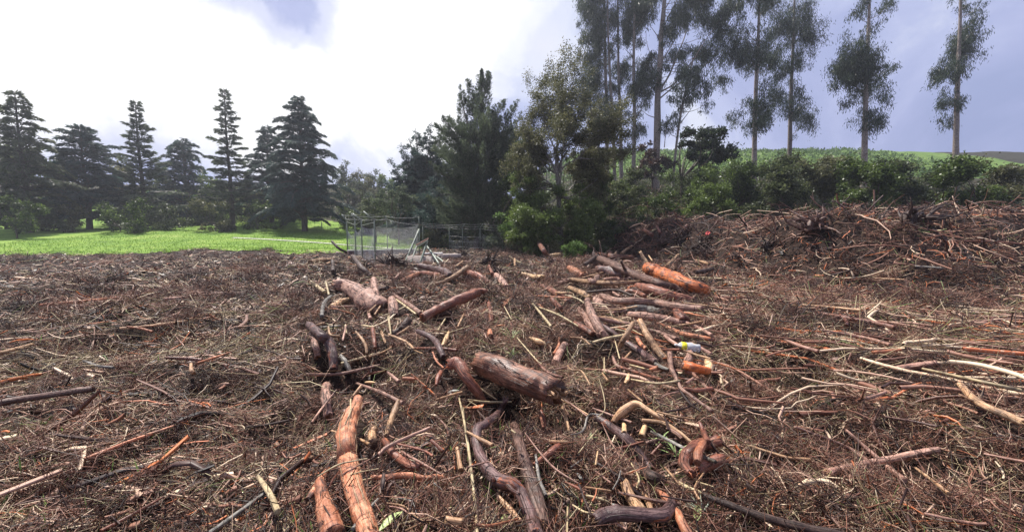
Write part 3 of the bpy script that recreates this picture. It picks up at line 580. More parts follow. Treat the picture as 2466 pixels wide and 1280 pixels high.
# ---- smaller ones: described by colour, size and what they lie beside
for rg, kind, pts, lf in (
    ('7', 'dark', [(690, 720, 30), (680, 800, 52), (672, 880, 24)], .06), ('7', 'tan', [(1790, 940, 46), (1900, 1060, 60), (2000, 1180, 60)], .02),
    ('7', 'red', [(1150, 400, 40), (1260, 500, 32)], .05), ('7', 'tan', [(1395, 470, 36), (1430, 680, 50)], .03),
    ('7', 'tan', [(1300, 1165, 80), (1440, 1180, 66)], .05), ('7', 'grey', [(1480, 1130, 24), (1700, 1038, 20)], .06),
    ('7', 'pink', [(1480, 660, 14), (1600, 625, 18), (1705, 600, 16)], .1), ('7', 'straw', [(50, 745, 14), (250, 632, 18), (400, 595, 14), (530, 572, 12)], .28),
    ('7', 'tan', [(900, 1265, 20), (1100, 1178, 24), (1400, 1090, 14)], .05), ('7', 'tan', [(720, 1000, 14), (880, 1030, 18), (1000, 1130, 18), (1080, 1180, 12)], .05),
    ('7', 'pink', [(740, 1030, 14), (870, 1060, 18), (1010, 1170, 16)], .04), ('7', 'straw', [(1640, 100, 12), (1900, 30, 18), (1500, 15, 14)][::2], .08),
    ('7', 'straw', [(370, 0, 16), (365, 120, 20), (320, 240, 14)], .3), ('7', 'pink', [(560, 30, 18), (330, 95, 14)], .06),
    ('7', 'grey', [(830, 950, 20), (960, 990, 22), (1010, 1110, 16)], .04), ('7', 'dark', [(1590, 110, 18), (1680, 210, 24)], .08),
    ('7', 'straw', [(480, 780, 12), (570, 760, 14)], .05), ('7', 'grey', [(1170, 810, 20), (1260, 880, 14)], .06),
    ('8', 'tan', [(370, 408, 34), (550, 415, 30)], .03), ('8', 'tan', [(490, 90, 30), (525, 200, 28), (550, 300, 22)], .06),
    ('8', 'red', [(285, 120, 30), (310, 200, 44), (318, 270, 30)], .02), ('8', 'tan', [(1260, 205, 36), (1450, 228, 40), (1600, 310, 40), (1730, 415, 30)], .04),
    ('8', 'straw', [(1780, 795, 20), (1940, 842, 18)], .06), ('8', 'pink', [(130, 325, 10), (270, 510, 20), (420, 670, 22), (645, 812, 14)], .14),
    ('8', 'pink', [(810, 695, 20), (955, 805, 26)], .05), ('8', 'tan', [(715, 848, 20), (955, 882, 24)], .05),
    ('8', 'straw', [(720, 930, 30), (850, 960, 32), (930, 990, 22)], .04), ('8', 'blonde', [(830, 505, 16), (808, 635, 20)], .12),
    ('8', 'straw', [(825, 295, 14), (740, 400, 16), (645, 520, 12)], .1), ('8', 'pink', [(870, 230, 10), (950, 400, 14), (1040, 550, 12)], .12),
    ('8', 'straw', [(540, 1040, 18), (535, 1290, 18)], .12), ('8', 'grey', [(570, 345, 12), (690, 300, 18), (745, 155, 22), (880, 150, 14)], .12),
    ('8', 'red', [(1350, 535, 30), (1440, 440, 36)], .05), ('8', 'tan', [(460, -5, 24), (600, 70, 22), (745, 155, 18)], .1),
    ('8', 'tan', [(1480, 660, 20), (1560, 750, 26), (1630, 830, 20)], .08), ('8', 'grey', [(1050, 690, 14), (1030, 770, 18), (975, 870, 14)], .1),
    ('8', 'dark', [(650, 820, 20), (700, 960, 28), (770, 1120, 16)], .1), ('8', 'straw', [(590, 1020, 20), (700, 1085, 24), (790, 1095, 14)], .06),
    ('8', 'dark', [(1440, 930, 14), (1600, 960, 20), (1770, 985, 26)], .08), ('8', 'tan', [(1400, 120, 20), (1600, 170, 24), (1760, 190, 14)], .08),
    ('8', 'pink', [(1500, 280, 30), (1600, 340, 44), (1640, 380, 30)], .04), ('8', 'red', [(520, 800, 20), (630, 850, 34), (700, 900, 20)], .03),
    ('8', 'straw', [(0, 300, 20), (40, 330, 20)], .15),
    ('5', 'tan', [(480, 175, 22), (550, 260, 34), (590, 335, 36), (600, 415, 32)], .1), ('5', 'red', [(665, 140, 44), (680, 260, 48), (690, 350, 20)], .08),
    ('5', 'pink', [(372, 108, 18), (335, 275, 24)], .15), ('5', 'tan', [(178, 125, 20), (200, 210, 30), (295, 225, 28)], .14),
    ('5', 'tan', [(850, 210, 28), (1000, 270, 30), (1065, 310, 30), (1115, 362, 24)], .1), ('5', 'straw', [(845, -5, 12), (865, 200, 14)], .15),
    ('5', 'pink', [(540, 100, 18), (720, 130, 20)], .08), ('5', 'red', [(1365, 760, 30), (1385, 680, 60), (1420, 610, 50)], .05),
    ('5', 'pink', [(265, 815, 18), (110, 1012, 28), (-10, 1175, 28)], .14), ('5', 'tan', [(540, 770, 34), (450, 880, 26)], .06),
    ('5', 'tan', [(1365, 920, 24), (1500, 880, 30), (1645, 838, 30)], .06), ('5', 'straw', [(1715, 922, 22), (1900, 946, 30), (2190, 945, 22)], .08),
    ('5', 'blonde', [(585, 730, 16), (640, 728, 26), (695, 732, 16)], .04), ('5', 'pink', [(830, 620, 28), (950, 720, 44)], .05),
    ('5', 'orange', [(1005, 690, 46), (1165, 692, 26)], .05), ('5', 'red', [(545, 700, 18), (620, 640, 28), (800, 610, 26)], .03),
    ('5', 'orange', [(1325, 400, 20), (1370, 500, 22), (1445, 572, 20)], .12), ('5', 'orange', [(1955, 165, 50), (1960, 225, 66)], .03),
    ('5', 'tan', [(1930, 850, 14), (2035, 922, 12)], .1), ('5', 'straw', [(1750, 690, 12), (1860, 800, 14), (2030, 920, 12)], .1),
    ('5', 'tan', [(760, 170, 24), (780, 230, 30), (805, 300, 20)], .05), ('5', 'tan', [(1120, 375, 12), (1240, 425, 14)], .08),
    ('5', 'straw', [(1720, 620, 8), (1880, 620, 12), (2080, 565, 8)], .1), ('5', 'pink', [(1750, 585, 14), (1900, 510, 24)], .05),
    ('5', 'tan', [(165, 605, 14), (310, 595, 20)], .1), ('5', 'straw', [(990, 660, 16), (1080, 630, 20)], .05),
    ('5', 'red', [(680, 510, 10), (610, 640, 12)], .1), ('5', 'pink', [(160, 190, 10), (185, 180, 14), (150, 290, 10)][::2], .15),
    ('5', 'straw', [(1660, 1010, 16), (1690, 1150, 26)][:1]+[(1690, 1290, 22)], .1), ('5', 'dark', [(1580, 1050, 16), (1880, 1140, 24)][:1]+[(1640, 1110, 24)], .05),
    ('6', 'tan', [(650, 235, 18), (780, 252, 24), (860, 315, 18)], .06), ('6', 'straw', [(900, 290, 28), (1050, 250, 36), (1240, 212, 34)], .04),
    ('6', 'pink', [(1360, 130, 36), (1600, 180, 50), (1810, 250, 44)], .04), ('6', 'pink', [(1690, 225, 36), (1760, 280, 44), (1850, 338, 46)], .05),
    ('6', 'red', [(1590, 368, 22), (1850, 372, 30)], .08), ('6', 'red', [(1190, 565, 26), (1400, 630, 32), (1650, 702, 34)], .06),
    ('6', 'straw', [(1320, 700, 22), (1600, 742, 30), (1845, 713, 28)], .07), ('6', 'pink', [(2000, 685, 26), (1920, 742, 36)], .05),
    ('6', 'blonde', [(1290, 640, 26), (1275, 700, 50), (1250, 740, 30)], .05), ('6', 'red', [(265, 480, 32), (335, 570, 40), (430, 640, 40), (560, 675, 34)], .05),
    ('6', 'pink', [(640, 550, 12), (550, 575, 20), (385, 605, 16)], .08), ('6', 'tan', [(615, 545, 16), (660, 595, 24), (770, 612, 26), (865, 762, 20)], .1),
    ('6', 'straw', [(1020, 458, 14), (1020, 625, 14)], .15), ('6', 'straw', [(1070, 682, 14), (1205, 670, 14)], .08),
    ('6', 'straw', [(965, 700, 8), (1015, 880, 12), (1025, 1030, 12), (950, 1115, 10)], .16), ('6', 'tan', [(1280, 808, 22), (1445, 945, 24)], .06),
    ('6', 'pink', [(485, 868, 18), (640, 960, 24), (845, 1115, 18)], .1), ('6', 'tan', [(560, 1000, 28), (600, 1110, 32), (632, 1265, 32)], .06),
    ('6', 'straw', [(1305, 538, 18), (1510, 592, 20)], .06), ('6', 'straw', [(1150, 150, 24), (1280, 180, 28), (1460, 225, 20)][:2], .05),
    ('6', 'straw', [(1330, 150, 12), (1460, 225, 16)], .08), ('6', 'straw', [(1140, 280, 12), (1190, 470, 14)], .15),
    ('6', 'tan', [(1310, 400, 24), (1250, 465, 28)], .04), ('6', 'orange', [(1380, 240, 30), (1420, 310, 50), (1480, 360, 40)], .04),
    ('6', 'grey', [(1590, 530, 40), (1660, 570, 44), (1730, 590, 30)], .03), ('6', 'orange', [(1540, 590, 40), (1600, 575, 50)], .04),
    ('6', 'pink', [(2060, 340, 40), (2190, 420, 46)], .05), ('6', 'tan', [(1900, 380, 16), (2040, 430, 26), (2190, 470, 22)], .08),
    ('6', 'red', [(1900, 800, 40), (2030, 820, 50), (2200, 800, 44)], .03), ('6', 'pink', [(1650, 900, 14), (1720, 860, 18), (1840, 830, 12)], .08),
    ('6', 'straw', [(2060, 860, 16), (2200, 940, 20)], .06), ('6', 'dark', [(1860, 830, 24), (1960, 960, 28), (2100, 1060, 24)], .06),
    ('6', 'red', [(310, 1060, 36), (350, 1230, 30)], .04), ('6', 'tan', [(1000, 630, 20), (1060, 715, 28)], .05),
    ('6', 'straw', [(60, 240, 12), (260, 470, 16), (330, 530, 12)], .1), ('6', 'tan', [(100, 90, 10), (320, 95, 14)][:1]+[(330, 190, 12)], .05),
    ('6', 'pink', [(870, 0, 60), (930, 90, 80), (1000, 195, 70)], .06), ('6', 'red', [(700, 80, 50), (820, 150, 70), (890, 195, 50)], .02),
    ('6', 'tan', [(930, 20, 34), (1080, 30, 40), (1250, 85, 36)], .05), ('6', 'blonde', [(1240, 1200, 50), (1240, 1280, 60)], .04),
    ('6', 'pink', [(1270, 850, 30), (1440, 935, 26)], .02), ('6', 'tan', [(2100, 60, 20), (1850, 110, 30), (1990, 80, 24)][:2], .06),
    ('6', 'pink', [(1930, 80, 30), (2050, 130, 44), (2200, 210, 40)], .05), ('6', 'dark', [(2040, 290, 26), (2200, 330, 30)], .05),
    ('4', 'tan', [(815, 1072, 12), (1010, 1062, 16), (1210, 1028, 16)], .12), ('4', 'blonde', [(1320, 538, 12), (1355, 592, 12)], .3),
    ('4', 'tan', [(1605, 535, 26), (1500, 642, 30)], .3), ('4', 'straw', [(1245, 362, 12), (1400, 280, 14)], .2),
    ('4', 'red', [(1400, 262, 26), (1430, 325, 30)], .3), ('4', 'red', [(1280, 298, 28), (1350, 342, 40)], .2),
    ('4', 'dark', [(730, 892, 16), (1000, 872, 28), (1160, 922, 22)], .08), ('4', 'pink', [(930, 862, 16), (1040, 930, 22)], .08),
    ('4', 'tan', [(430, 898, 18), (500, 900, 26), (580, 905, 18)], .08), ('4', 'pink', [(810, 1140, 36), (1000, 1180, 42), (1180, 1205, 30)], .05),
    ('4', 'dark', [(1780, 700, 34), (1850, 690, 44), (1930, 670, 40)], .1), ('4', 'tan', [(1780, 585, 18), (1905, 620, 26)], .15),
    ('4', 'tan', [(650, 765, 16), (760, 735, 20), (880, 702, 14)], .12), ('4', 'pink', [(760, 780, 50), (800, 790, 60), (830, 740, 40)], .1),
    ('4', 'tan', [(1060, 520, 30), (1110, 480, 26), (1160, 450, 16)], .15), ('4', 'dark', [(700, 630, 30), (800, 560, 34), (830, 540, 20)], .2),
    ('4', 'straw', [(-20, 550, 16), (80, 610, 22), (180, 640, 18)], .08), ('4', 'tan', [(30, 575, 20), (35, 640, 24)], .1),
    ('4', 'pink', [(1180, 940, 12), (1215, 870, 10)], .15), ('4', 'pink', [(700, 470, 20), (850, 490, 26), (960, 510, 20)], .1),
    ('4', 'orange', [(560, 660, 40), (620, 700, 70), (680, 740, 50)], .02), ('4', 'red', [(390, 960, 40), (430, 1010, 50), (470, 1050, 30)], .03),
    ('4', 'straw', [(520, 920, 14), (640, 960, 20), (700, 1000, 16)], .05), ('4', 'straw', [(270, 1040, 16), (450, 1110, 22), (660, 1230, 18)], .05),
    ('4', 'tan', [(990, 540, 20), (1010, 620, 24)][:1]+[(1010, 500, 16)], .15), ('4', 'red', [(1120, 880, 30), (1200, 890, 44), (1280, 930, 40)], .03),
    ('4', 'pink', [(1660, 280, 20), (1690, 250, 24)], .3), ('4', 'tan', [(1000, 1230, 20), (1180, 1270, 26)], .03),
    ('3', 'straw', [(130, 790, 16), (160, 920, 20)], .2), ('3', 'straw', [(-10, 795, 26), (60, 850, 34), (120, 890, 30)], .1),
    ('3', 'straw', [(675, 1120, 12), (780, 1085, 14), (905, 1025, 12)], .08), ('3', 'straw', [(730, 1130, 16), (755, 1275, 20)], .1),
    ('3', 'tan', [(135, 622, 18), (200, 605, 26), (310, 618, 18)], .08), ('3', 'dark', [(195, 590, 30), (200, 690, 36)], .2),
    ('3', 'red', [(1705, 640, 26), (1735, 715, 32)], .1), ('3', 'straw', [(1850, 1030, 10), (1920, 1160, 12)], .1),
    ('3', 'straw', [(470, 1210, 18), (600, 1232, 26)], .06), ('3', 'pink', [(540, 1085, 24), (560, 1150, 36)], .06),
    ('3', 'tan', [(700, 960, 14), (600, 1110, 20)], .08), ('3', 'tan', [(540, 1085, 16), (670, 965, 18)], .1),
    ('3', 'tan', [(0, 1220, 20), (110, 1190, 26)], .06), ('3', 'straw', [(320, 1210, 18), (325, 1290, 24)], .12),
    ('3', 'tan', [(1390, 640, 10), (1450, 595, 14)], .2), ('3', 'tan', [(690, 525, 8), (750, 575, 12)], .15),
    ('3', 'dark', [(1780, 730, 30), (1830, 840, 40)][:1]+[(1760, 830, 40)], .05), ('3', 'pink', [(640, 920, 20), (760, 985, 26)][:1]+[(720, 970, 20)], .1),
    ('3', 'dark', [(630, 870, 30), (720, 850, 40)], .05), ('3', 'pink', [(880, 820, 14), (950, 870, 20)], .08),
    ('3', 'tan', [(1000, 1010, 12), (1110, 990, 18)], .06), ('3', 'straw', [(1280, 1150, 14), (1210, 1260, 18)], .08),
    ('3', 'tan', [(1460, 1100, 14), (1400, 1230, 24)], .06), ('3', 'straw', [(1640, 1100, 14), (1690, 1060, 18)], .08),
    ('3', 'pink', [(600, 650, 30), (720, 660, 40)][:1]+[(690, 640, 30)], .08), ('3', 'pink', [(800, 760, 20), (850, 710, 26)], .1),
    ('3', 'dark', [(860, 1250, 40), (930, 1170, 60)], .1), ('3', 'tan', [(840, 1290, 20), (930, 1230, 28)], .12)):
    L(rg, kind, pts, lift=lf)

# ---------------------------------------------------------------- trees
def sh(o, loc):
    o.data.transform(__import__('mathutils').Matrix.Translation(Vector([-float(q) for q in loc]))); return o
def limb(pts, r0, r1, seed, sides=6, rough=.08, seg=None):
    pts = np.asarray(pts, float); rr = np.linspace(r0, r1, len(pts)); return tube_arrays(pts, rr, sides, seg=seg or max(5, len(pts)*3), rough=rough, seed=seed, cap=False)
def leafset(mat_tint, Pn, D, L0, W0, jl=.35, t=None):
    n = len(Pn); return leaves(Pn, D, L0*RNG.uniform(1-jl, 1+jl, n), W0*RNG.uniform(1-jl, 1+jl, n), np.clip(t if t is not None else RNG.beta(2, 2.2, n), 0, 1), .15)
def build_tree(name, label, cat, base, limbs, lv, bark, leafm, group=None):
    e = empty(name, base, label, cat, group)
    V, fs, uv = merge(limbs); o = mesh_np('trunk', V, fs, bark, uv=uv, smooth=True, parent=e); sh(o, base)
    V, Q, T = join(lv); c = mesh_np('crown', V, Q, leafm, tint=T, parent=e); sh(c, base)
    return e
def bend(a, b, sag, n=5, out=None):
    """curve from a to b, its middle moved by sag (vector)"""
    a = np.array(a, float); b = np.array(b, float); t = np.linspace(0, 1, n)[:, None]
    return a*(1-t)+b*t+np.asarray(sag)*(4*t*(1-t))
BK_DARK = WM['bark']; BK_GREY = WM['grey']
BK_EUC = wood_mat('smooth_eucalyptus_bark', (.09, .065, .05), (.25, .20, .165), (.42, .36, .31), patch=(.16, .09, .06), pthr=.58, bump=.4, crack=False, pscale=1.2)
BK_DK = wood_mat('dark_conifer_bark', (.02, .015, .012), (.07, .05, .04), (.15, .11, .09), bump=.8)  # dark brown bark, on bushes and broad trees too

def conifer(name, label, x, y, top, Rb, seed, up=.1, droop=.25, dens=1.0, mat=L_CEDAR, r0=.35, first=.08, leafL=.30, leafW=.055, group=None, zb=None, shape=1.0, nb=None, gap=.25):
    """tapering conifer with layered sprays; top = height"""
    rg = np.random.default_rng(seed); zb = float(H(x, y)) if zb is None else zb; base = (x, y, zb-.1)
    tr = np.array([[x, y, zb-.2], [x+.1, y, zb+top*.3], [x-.08, y, zb+top*.65], [x, y, zb+top]])
    limbs = [limb(tr, r0, .03, seed, 9, .06, 30)]; lv = []
    nb = nb or int(top*10)
    for k in range(nb):
        t = first+(1-first)*(k+rg.random())/nb; z = zb+top*t; a = k*2.399+rg.normal()*.25
        Lb = Rb*((1-t)**shape*.95+.05)*rg.uniform(.65, 1.15)
        if rg.random() < gap: Lb *= .45
        d = np.array([math.cos(a), math.sin(a), up+rg.normal()*.15+.35*t]); tip = np.array([x, y, z])+d*Lb
        pts = bend((x, y, z), tip, (0, 0, Lb*droop*.5), 5); pts[-1, 2] -= Lb*droop*.25
        limbs.append(limb(pts, .02+.018*Lb, .006, seed+k, 4, .02, 6))
        m = int(120*dens*max(Lb, .5)); s = rg.random(m)**.75; s = .12+.88*s
        c = spline(pts, 24); ii = np.clip((s*23).astype(int), 0, 22); q = c[ii]; tg = unit_rows(c[ii+1]-c[ii])
        lat = np.stack([-tg[:, 1], tg[:, 0], 0*s], -1)*rg.choice([-1, 1], m)[:, None]
        wl = (1-s)*Lb*.42+.12; off = rg.random(m)*wl
        q = q+lat*off[:, None]-np.array([0, 0, 1])*(off*.22+rg.random(m)*.06)[:, None]+tg*(off*.5)[:, None]+rg.normal(size=(m, 3))*.035
        D = tg*.7+lat*.55+np.array([0, 0, -.28])+rg.normal(size=(m, 3))*.22
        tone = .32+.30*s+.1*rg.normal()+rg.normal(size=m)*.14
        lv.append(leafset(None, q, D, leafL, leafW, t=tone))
    return build_tree(name, label, 'conifer', base, limbs, lv, BK_DK, mat, group)

def clumps(centers, rad, n, L0, W0, droop=0.0, seed=0, tone=.45, shell=.5, flat=.75):
    """leaf clumps about the given centres"""
    rg = np.random.default_rng(seed); out = []
    for c, r in zip(centers, np.broadcast_to(rad, (len(centers),))):
        m = max(6, int(n*(r/np.mean(rad))**2)); d = unit_rows(rg.normal(size=(m, 3))); q = (rg.normal(size=(m, 3))*.42*r*(.7+.6*rg.random())+d*(r*.28))*np.array([1, 1, flat])
        D = d*.6+rg.normal(size=(m, 3))*.6+np.array([0, 0, -droop])
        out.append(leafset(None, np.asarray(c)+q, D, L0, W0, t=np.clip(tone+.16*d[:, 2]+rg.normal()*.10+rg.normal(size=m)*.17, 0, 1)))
    return out
def shrub(name, label, x, y, rx, ry, rz, n, L0, W0, mat, seed, cat='shrub', zb=None, nc=40, group=None, droop=.1, tone=.45, stems=9, bark=BK_DK, lobes=None):
    rg = np.random.default_rng(seed); zb = float(H(x, y)) if zb is None else zb; base = np.array([x, y, zb-.05])
    C = []
    lob = lobes or [(0, 0, .52, 1.0)]+[(rg.uniform(-.6, .6), rg.uniform(-.5, .5), rg.uniform(.25, .75), rg.uniform(.35, .6)) for _ in range(5)]
    while len(C) < nc:
        lx, ly, lz, ls = lob[rg.integers(len(lob))]; d = unit_rows(rg.normal(size=(1, 3)))[0]*ls*rg.uniform(.55, 1.0)
        p = base+np.array([(lx+d[0])*rx, (ly+d[1])*ry, max(.05, (lz+d[2]*.5))*rz*1.0])
        C.append(p)
    C = np.array(C); R = rg.uniform(.16, .30, nc)*min(rx, rz*.8)+.1
    limbs = []
    for k in range(stems):
        c = C[rg.integers(nc)]; limbs.append(limb(bend(base+rg.normal(size=3)*[.15*rx, .1, 0], c, rg.normal(size=3)*.12*rx, 5), .02+.02*rz/3, .006, seed+k, 4, .05, 6))
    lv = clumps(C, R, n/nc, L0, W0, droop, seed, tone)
    return build_tree(name, label, cat, tuple(base), limbs, lv, bark, mat, group)

# --- conifer at the left border, conifers behind the meadow
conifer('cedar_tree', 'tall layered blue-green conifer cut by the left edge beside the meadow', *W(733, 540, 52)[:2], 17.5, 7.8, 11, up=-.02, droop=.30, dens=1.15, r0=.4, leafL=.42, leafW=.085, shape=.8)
# dark broad conifer mass left of centre
def spiky(name, label, u, vbase, y, tops, seed, mat, Rb=3.2, group=None, dens=1.0, leaf=(.34, .065)):
    """conifer with several upswept leaders; tops = [(u, v)]"""
    rg = np.random.default_rng(seed); b = W(u, vbase, y); b[2] = H(b[0], b[1])-.1; limbs = []; lv = []
    for i, (tu, tv, w) in enumerate(tops):
        tip = W(tu, tv, y+rg.normal()*.8); hh = tip[2]-b[2]
        pts = bend(b, tip, ((tip[0]-b[0])*.18*-1, 0, 0), 7); limbs.append(limb(pts, .26 if i == 0 else .12, .02, seed+i, 7, .05, 22))
        c = spline(pts, 60); nbr = int(hh*7)
        for k in range(nbr):
            s = .07+.92*(k+rg.random())/nbr; o = c[int(s*59)]; a = rg.random()*6.28; Lb = w*(min(1, (1-s)*1.15)*.94+.05)*rg.uniform(.4, 1.5)
            d = np.array([math.cos(a), math.sin(a), rg.uniform(.0, .65)]); d /= np.linalg.norm(d); e = o+d*Lb
            bp = bend(o, e, (0, 0, .10*Lb), 5); limbs.append(limb(bp, .012+.012*Lb, .004, seed+k, 3, .02, 5))
            m = int(95*dens*max(Lb, .16)); q_ = spline(bp, 16); t = .1+.9*rg.random(m)**.8; ii = np.clip((t*15).astype(int), 0, 14); q = q_[ii]; tg = unit_rows(q_[ii+1]-q_[ii])
            off = rg.normal(size=(m, 3))*(.04+.20*(1-t))[:, None]*np.array([1, 1, .7])
            D = tg*.75+unit_rows(off)*.5+np.array([0, 0, -.35])
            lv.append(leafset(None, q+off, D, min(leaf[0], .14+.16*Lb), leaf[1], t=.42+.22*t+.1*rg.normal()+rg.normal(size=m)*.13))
    return build_tree(name, label, 'conifer', tuple(b), limbs, lv, BK_DK, mat, group)
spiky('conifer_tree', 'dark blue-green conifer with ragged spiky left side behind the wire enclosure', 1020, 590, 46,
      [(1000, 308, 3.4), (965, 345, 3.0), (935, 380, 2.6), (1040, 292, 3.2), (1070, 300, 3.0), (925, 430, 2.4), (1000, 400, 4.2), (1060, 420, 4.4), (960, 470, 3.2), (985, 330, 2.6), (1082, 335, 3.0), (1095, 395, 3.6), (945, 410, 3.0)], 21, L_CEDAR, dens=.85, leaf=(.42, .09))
# the grey-green cypress in the centre
def cypress():
    y = 36.0; rg = np.random.default_rng(5); b = W(1150, 600, y); b[2] = H(b[0], b[1])-.1; limbs = []; lv = []
    main = np.array([b, W(1152, 500, y), W(1155, 400, y), W(1158, 300, y), W(1160, 225, y), W(1160, 170, y)])
    limbs.append(tube_arrays(main, [.42, .24, .19, .14, .08, .02], 10, seg=40, rough=.08, seed=1, cap=False))
    lead = [(np.array([main[2], W(1135, 330, y+.3), W(1116, 260, y+.5), W(1109, 205, y+.5)]), .11)]
    lead += [(np.array([W(1155, 420, y), W(1120, 360, y-.5), W(1085, 310, y-1), W(1062, 280, y-1)]), .08),
             (np.array([W(1157, 330, y), W(1150, 270, y+1), W(1138, 222, y+1.2), W(1122, 192, y+1.2)]), .05),
             (np.array([W(1158, 420, y), W(1195, 350, y-.5), W(1222, 290, y-1), W(1250, 240, y-1)]), .08),
             (np.array([W(1158, 400, y), W(1200, 360, y+1), W(1235, 315, y+1.5), W(1256, 268, y+1.5)]), .07),
             (np.array([W(1158, 470, y), W(1200, 420, y-1.5), W(1228, 390, y-2), W(1244, 345, y-2)]), .07),
             (np.array([W(1158, 350, y), W(1185, 300, y), W(1205, 265, y), W(1218, 240, y)]), .05),
             (np.array([W(1158, 440, y), W(1205, 385, y+.5), W(1240, 340, y+1), W(1268, 300, y+1.2)]), .06),
             (np.array([W(1155, 460, y), W(1110, 410, y+.5), W(1070, 370, y+1), W(1045, 330, y+1.2)]), .07),
             (np.array([W(1155, 480, y), W(1105, 440, y-.5), W(1065, 420, y-1), W(1035, 390, y-1.2)]), .06),
             (np.array([W(1160, 260, y), W(1168, 215, y), W(1174, 188, y), W(1177, 174, y)]), .03)]
    for i, (p, r) in enumerate(lead): limbs.append(limb(p, r, .012, 40+i, 6, .05, 18))
    axes = [(main, 2.9, 84, .28, 1.0)]+[(p, .29*np.linalg.norm(p[-1]-p[0])+.05, 42, .22, 1.0) for p, r in lead]
    def spray(bp, m, tone, wd=.16):
        c = spline(bp, 16); t = .12+.88*rg.random(m)**.8; ii = np.clip((t*15).astype(int), 0, 14); q = c[ii]; tg = unit_rows(c[ii+1]-c[ii])
        off = rg.normal(size=(m, 3))*(min(wd, .06+.14*np.linalg.norm(bp[-1]-bp[0]))*(.15+1.15*(1-t)))[:, None]
        D = tg*.9+unit_rows(off)*.5+np.array([0, 0, -.15])
        lv.append(leafset(None, q+off, D, min(.27, .10+.14*np.linalg.norm(bp[-1]-bp[0])), .055, t=tone+.12*rg.normal()+rg.normal(size=m)*.15))
    for ax, w_, nb, s0, s1 in axes:
        c = spline(ax, 80); hh = np.linalg.norm(ax[-1]-ax[0])
        for k in range(nb):
            s = s0+(s1-s0)*(k+rg.random())/nb; o = c[int(min(s, .999)*79)]; a = rg.random()*6.28
            Lb = min(w_*((1-s)*1.25+.05)*rg.uniform(.3, 1.45), (1-s)*hh*.36+.10); d = np.array([math.cos(a), math.sin(a), rg.uniform(.8, 1.7)]); d /= np.linalg.norm(d)
            bp = bend(o, o+d*Lb, (d[0]*.2*Lb, d[1]*.2*Lb, -.1*Lb), 5); limbs.append(limb(bp, .010+.012*Lb, .004, k, 3, .02, 5)); spray(bp, int(78*max(Lb, .16)), .52)
    for k in range(34):   # thin leading shoots
        s = rg.uniform(.84, .995); o = spline(main, 80)[int(s*79)]; Lb = rg.uniform(.25, .75); a = rg.random()*6.28; dd = np.array([math.cos(a)*.45, math.sin(a)*.45, 1.0]); bp = bend(o, o+dd*Lb*(1.1-s)*3.2, (0, 0, 0), 5); limbs.append(limb(bp, .010, .003, k, 3, .02, 5)); spray(bp, 26, .42, .05)
    # skirt of long thin half-bare branches
    c = spline(main, 80)
    for k in range(290):
        s = rg.uniform(.05, .55); o = c[int(s*79)]; a = rg.random()*6.28; Lb = rg.uniform(2.2, 5.8)*(1-.45*s)
        d = np.array([math.cos(a), math.sin(a), rg.uniform(.15, .9)]); d /= np.linalg.norm(d)
        bp = bend(o, o+d*Lb, (0, 0, -.13*Lb), 6); limbs.append(limb(bp, .03, .006, k, 4, .03, 8)); spray(bp[2:], int(75*Lb), .58, .24)
    build_tree('cypress_tree', 'tall grey-green cypress with a pointed ragged top standing behind the wire fence', 'cypress', tuple(b), limbs, lv, BK_DK, L_CYP)
cypress()

# --- lichen-covered tree right of centre
def oak():
    y = 27.0; rg = np.random.default_rng(9); b = W(1352, 612, y); b[2] = H(b[0], b[1])-.1; limbs = []; ends = []
    tr = np.array([b, W(1349, 560, y), W(1346, 500, y), W(1347, 460, y), W(1342, 420, y), W(1340, 375, y)])
    limbs.append(tube_arrays(tr, [.21, .19, .16, .15, .14, .11], 9, seg=34, rough=.12, knots=5, seed=2, cap=False))
    def grow(o, d, Lb, r, dep):
        d = unit_rows(np.array([d]))[0]; side = unit_rows(np.cross(d, rg.normal(size=3))[None])[0]
        e = o+d*Lb; bp = bend(o, e, side*Lb*rg.uniform(-.18, .18), 5); bp[2:-1] += rg.normal(size=(2, 3))*Lb*.04
        limbs.append(limb(bp, r, r*.55, rg.integers(1e6), 5 if dep < 2 else 3, .05, 7))
        if dep >= 4 or Lb < .4: ends.append(bp); return
        if dep >= 2: ends.append(bp)
        for _ in range(rg.integers(2, 4)):
            nd = d+rg.normal(size=3)*.55+np.array([0, 0, .18]); grow(bp[-1] if rg.random() < .6 else bp[-2], nd, Lb*rg.uniform(.58, .85), r*.6, dep+1)
    for (u, v, dy, L0) in ((1370, 240, -.4, 0), (1320, 260, .8, 0), (1450, 300, .9, 0), (1300, 340, 1.2, 0), (1290, 300, -.6, 0), (1345, 270, .3, 0), (1400, 290, .4, 0), (1270, 350, .8, 0), (1430, 350, -.6, 0), (1365, 300, -1, 0), (1300, 420, -1.2, 0), (1425, 420, .6, 0), (1250, 400, .5, 0)):
        k = rg.integers(0, 3); o = tr[-1-k] if v < 400 else tr[3]; e = W(u, v, y+dy); d = e-o; grow(o, d, np.linalg.norm(d)*.55, .075, 0)
    for (u, v) in ((1420, 470), (1300, 500), (1275, 460), (1250, 440), (1440, 430), (1385, 480), (1290, 520)):   # bare pale lower limbs
        o = tr[3]+(0, 0, rg.uniform(-.6, .6)); e = W(u, v, y-1.2); limbs.append(limb(bend(o, e, rg.normal(size=3)*.3, 6), .06, .02, 77, 5, .1, 12))
    lv = []
    for bp in ends:
        m = 95; t = rg.random(m); c = spline(bp, 12); q = c[np.clip((t*11).astype(int), 0, 11)]+rg.normal(size=(m, 3))*.17
        lv.append(leafset(None, q, rg.normal(size=(m, 3)), .13, .06, t=.52+.12*rg.normal()+rg.normal(size=m)*.2))
    print('oak ends', len(ends))
    build_tree('lichen_tree', 'sparse olive-leaved tree with pale lichen-covered trunk and twisting bare limbs', 'tree', tuple(b), limbs, lv, BK_GREY, L_OAK)
oak()

